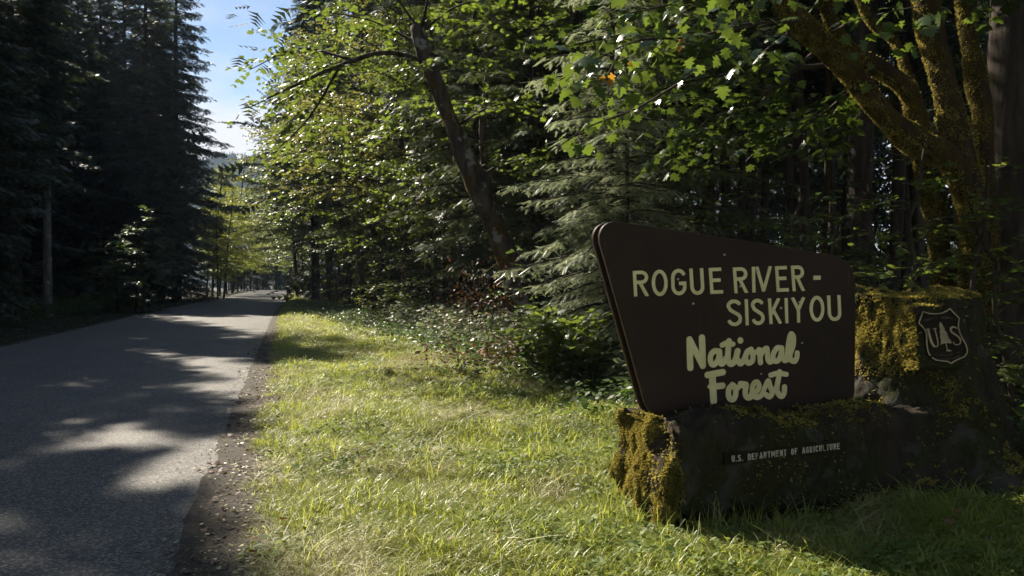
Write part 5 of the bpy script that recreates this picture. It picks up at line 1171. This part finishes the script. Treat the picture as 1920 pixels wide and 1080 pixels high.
# pebbles and straw on the dirt shoulder
PEB = []
for k in range(3):
    r_ = np.random.default_rng(k); v = np.array([(1, 0, 0), (-1, 0, 0), (0, 1, 0), (0, -1, 0), (0, 0, .6), (0, 0, -.6), (.6, .6, .3), (-.6, .5, .3), (.5, -.6, .35)]) * 0.009 * r_.uniform(.6, 1.2, (9, 1))
    import bmesh
    bm = bmesh.new()
    for q in v: bm.verts.new(q)
    bmesh.ops.convex_hull(bm, input=bm.verts); me = bpy.data.meshes.new('pebble'); bm.to_mesh(me); bm.free(); me.materials.append(M['pebble']); PEB.append(me)
n = 3600; y = 3 + 22 * rs.random(n) ** 1.5; s_ = rs.normal(0.15, 0.24, n); x = xr(y) + s_; ok = (s_ > -0.45) & (s_ < 0.7)
do_scatter('gravel', PEB, x[ok], y[ok], 0.7, 'loose gravel on the dirt shoulder', 'gravel', z=0.03)
n = 900; y = 3 + 14 * rs.random(n) ** 1.3; x = xr(y) + rs.uniform(0.35, 0.9, n)
do_scatter('dry_grass', [blades(361, 5, 0.10, 0.0035, 0.06, 3.0, M['straw'])], x, y, 1.0, 'straw lying on the dirt shoulder', 'grass', z=0.01)

n = 700; y = 3 + 20 * rs.random(n) ** 1.3; x = xr(y) + rs.normal(0.22, 0.2, n); do_scatter('leaf_litter', [cover(353, 3, 0.035, 0.10, 0.01, M['dead'], LEAF_M, 0.3), cover(354, 5, 0.03, 0.12, 0.008, M['straw'], LEAF_S, 0.3)], x, y, 1.0, 'dry leaves and chaff blown along the edge of the asphalt', 'leaf litter', z=0.03)
# ------------------------------------------------------------------ hill far behind
def hillmesh():
    nx = 160; xs = np.linspace(-900, 300, nx); rows_ = []
    prof = 150 + 20 * np.sin(xs * 0.006) + 9 * np.sin(xs * 0.021 + 1) + 3 * np.sin(xs * 0.09)
    for y, k in ((700, 0.0), (760, 0.35), (840, 0.75), (900, 1.0), (1050, 0.9), (1400, 0.0)): rows_.append(np.stack([xs * (y / 900), np.full(nx, y), prof * k - 4], 1))
    v = np.concatenate(rows_); ny = len(rows_); i = np.arange(ny - 1)[:, None] * nx; j = np.arange(nx - 1)[None]
    return mesh('hill', v, np.stack([(i + j).ravel(), (i + j + 1).ravel(), (i + nx + j + 1).ravel(), (i + nx + j).ravel()], 1), M['hill'], smooth=True), xs, prof
m, t, b = newmat('forested_hill'); cr, nz, _ = noisecol(t, [(0.35, (0.02, 0.032, 0.018)), (0.65, (0.05, 0.07, 0.035))], 0.05, 10, rough=0.8)
t.links.new(cr.outputs[0], b.inputs['Base Color']); b.inputs['Roughness'].default_value = 1; bump(t, b, nz.outputs[0], 1, 10); M['hill'] = m
hm, hx, hp = hillmesh(); tag(obj('hill', hm), kind='structure')
n = 9000; u = rs.uniform(-500, 0, n); yk = rs.uniform(760, 905, n); hk = np.interp(yk, [700, 760, 840, 900, 1050], [0, .35, .75, 1, .9]); hz = np.interp(u, hx, hp) * hk - 5
mb = MB(); tv, tf = T([(1, 0, 0), (-.5, .87, 0), (-.5, -.87, 0), (0, 0, 1)], [(0, 1, 3), (1, 2, 3), (2, 0, 3)])
hs = rs.uniform(8, 17, n); v = tv[None] * np.stack([hs * .24, hs * .24, hs], 1)[:, None, :] + np.stack([u * yk / 900, yk, hz], 1)[:, None, :]
o_ = obj('hill_forest', mesh('hill_forest', v.reshape(-1, 3), (tf[None] + (np.arange(n) * 4)[:, None, None]).reshape(-1, 3), M['hill'])); tag(o_, 'distant conifers covering the blue hill', 'wood', kind='stuff')

# ------------------------------------------------------------------ air
hz_m = bpy.data.materials.new('haze'); hz_m.use_nodes = True; hn = hz_m.node_tree; hn.nodes.clear()
pv = hn.nodes.new('ShaderNodeVolumePrincipled'); ho = hn.nodes.new('ShaderNodeOutputMaterial'); hn.links.new(pv.outputs[0], ho.inputs['Volume'])
pv.inputs['Color'].default_value = (0.62, 0.78, 1.0, 1); pv.inputs['Density'].default_value = 0.00028; pv.inputs['Anisotropy'].default_value = 0.0
bx = [(x, y, z) for x in (-1400, 900) for y in (-60, 1500) for z in (-6, 210)]
me = mesh('haze', bx, [(0, 1, 3, 2), (4, 6, 7, 5), (0, 4, 5, 1), (2, 3, 7, 6), (0, 2, 6, 4), (1, 5, 7, 3)], hz_m)
tag(obj('haze', me), kind='stuff')
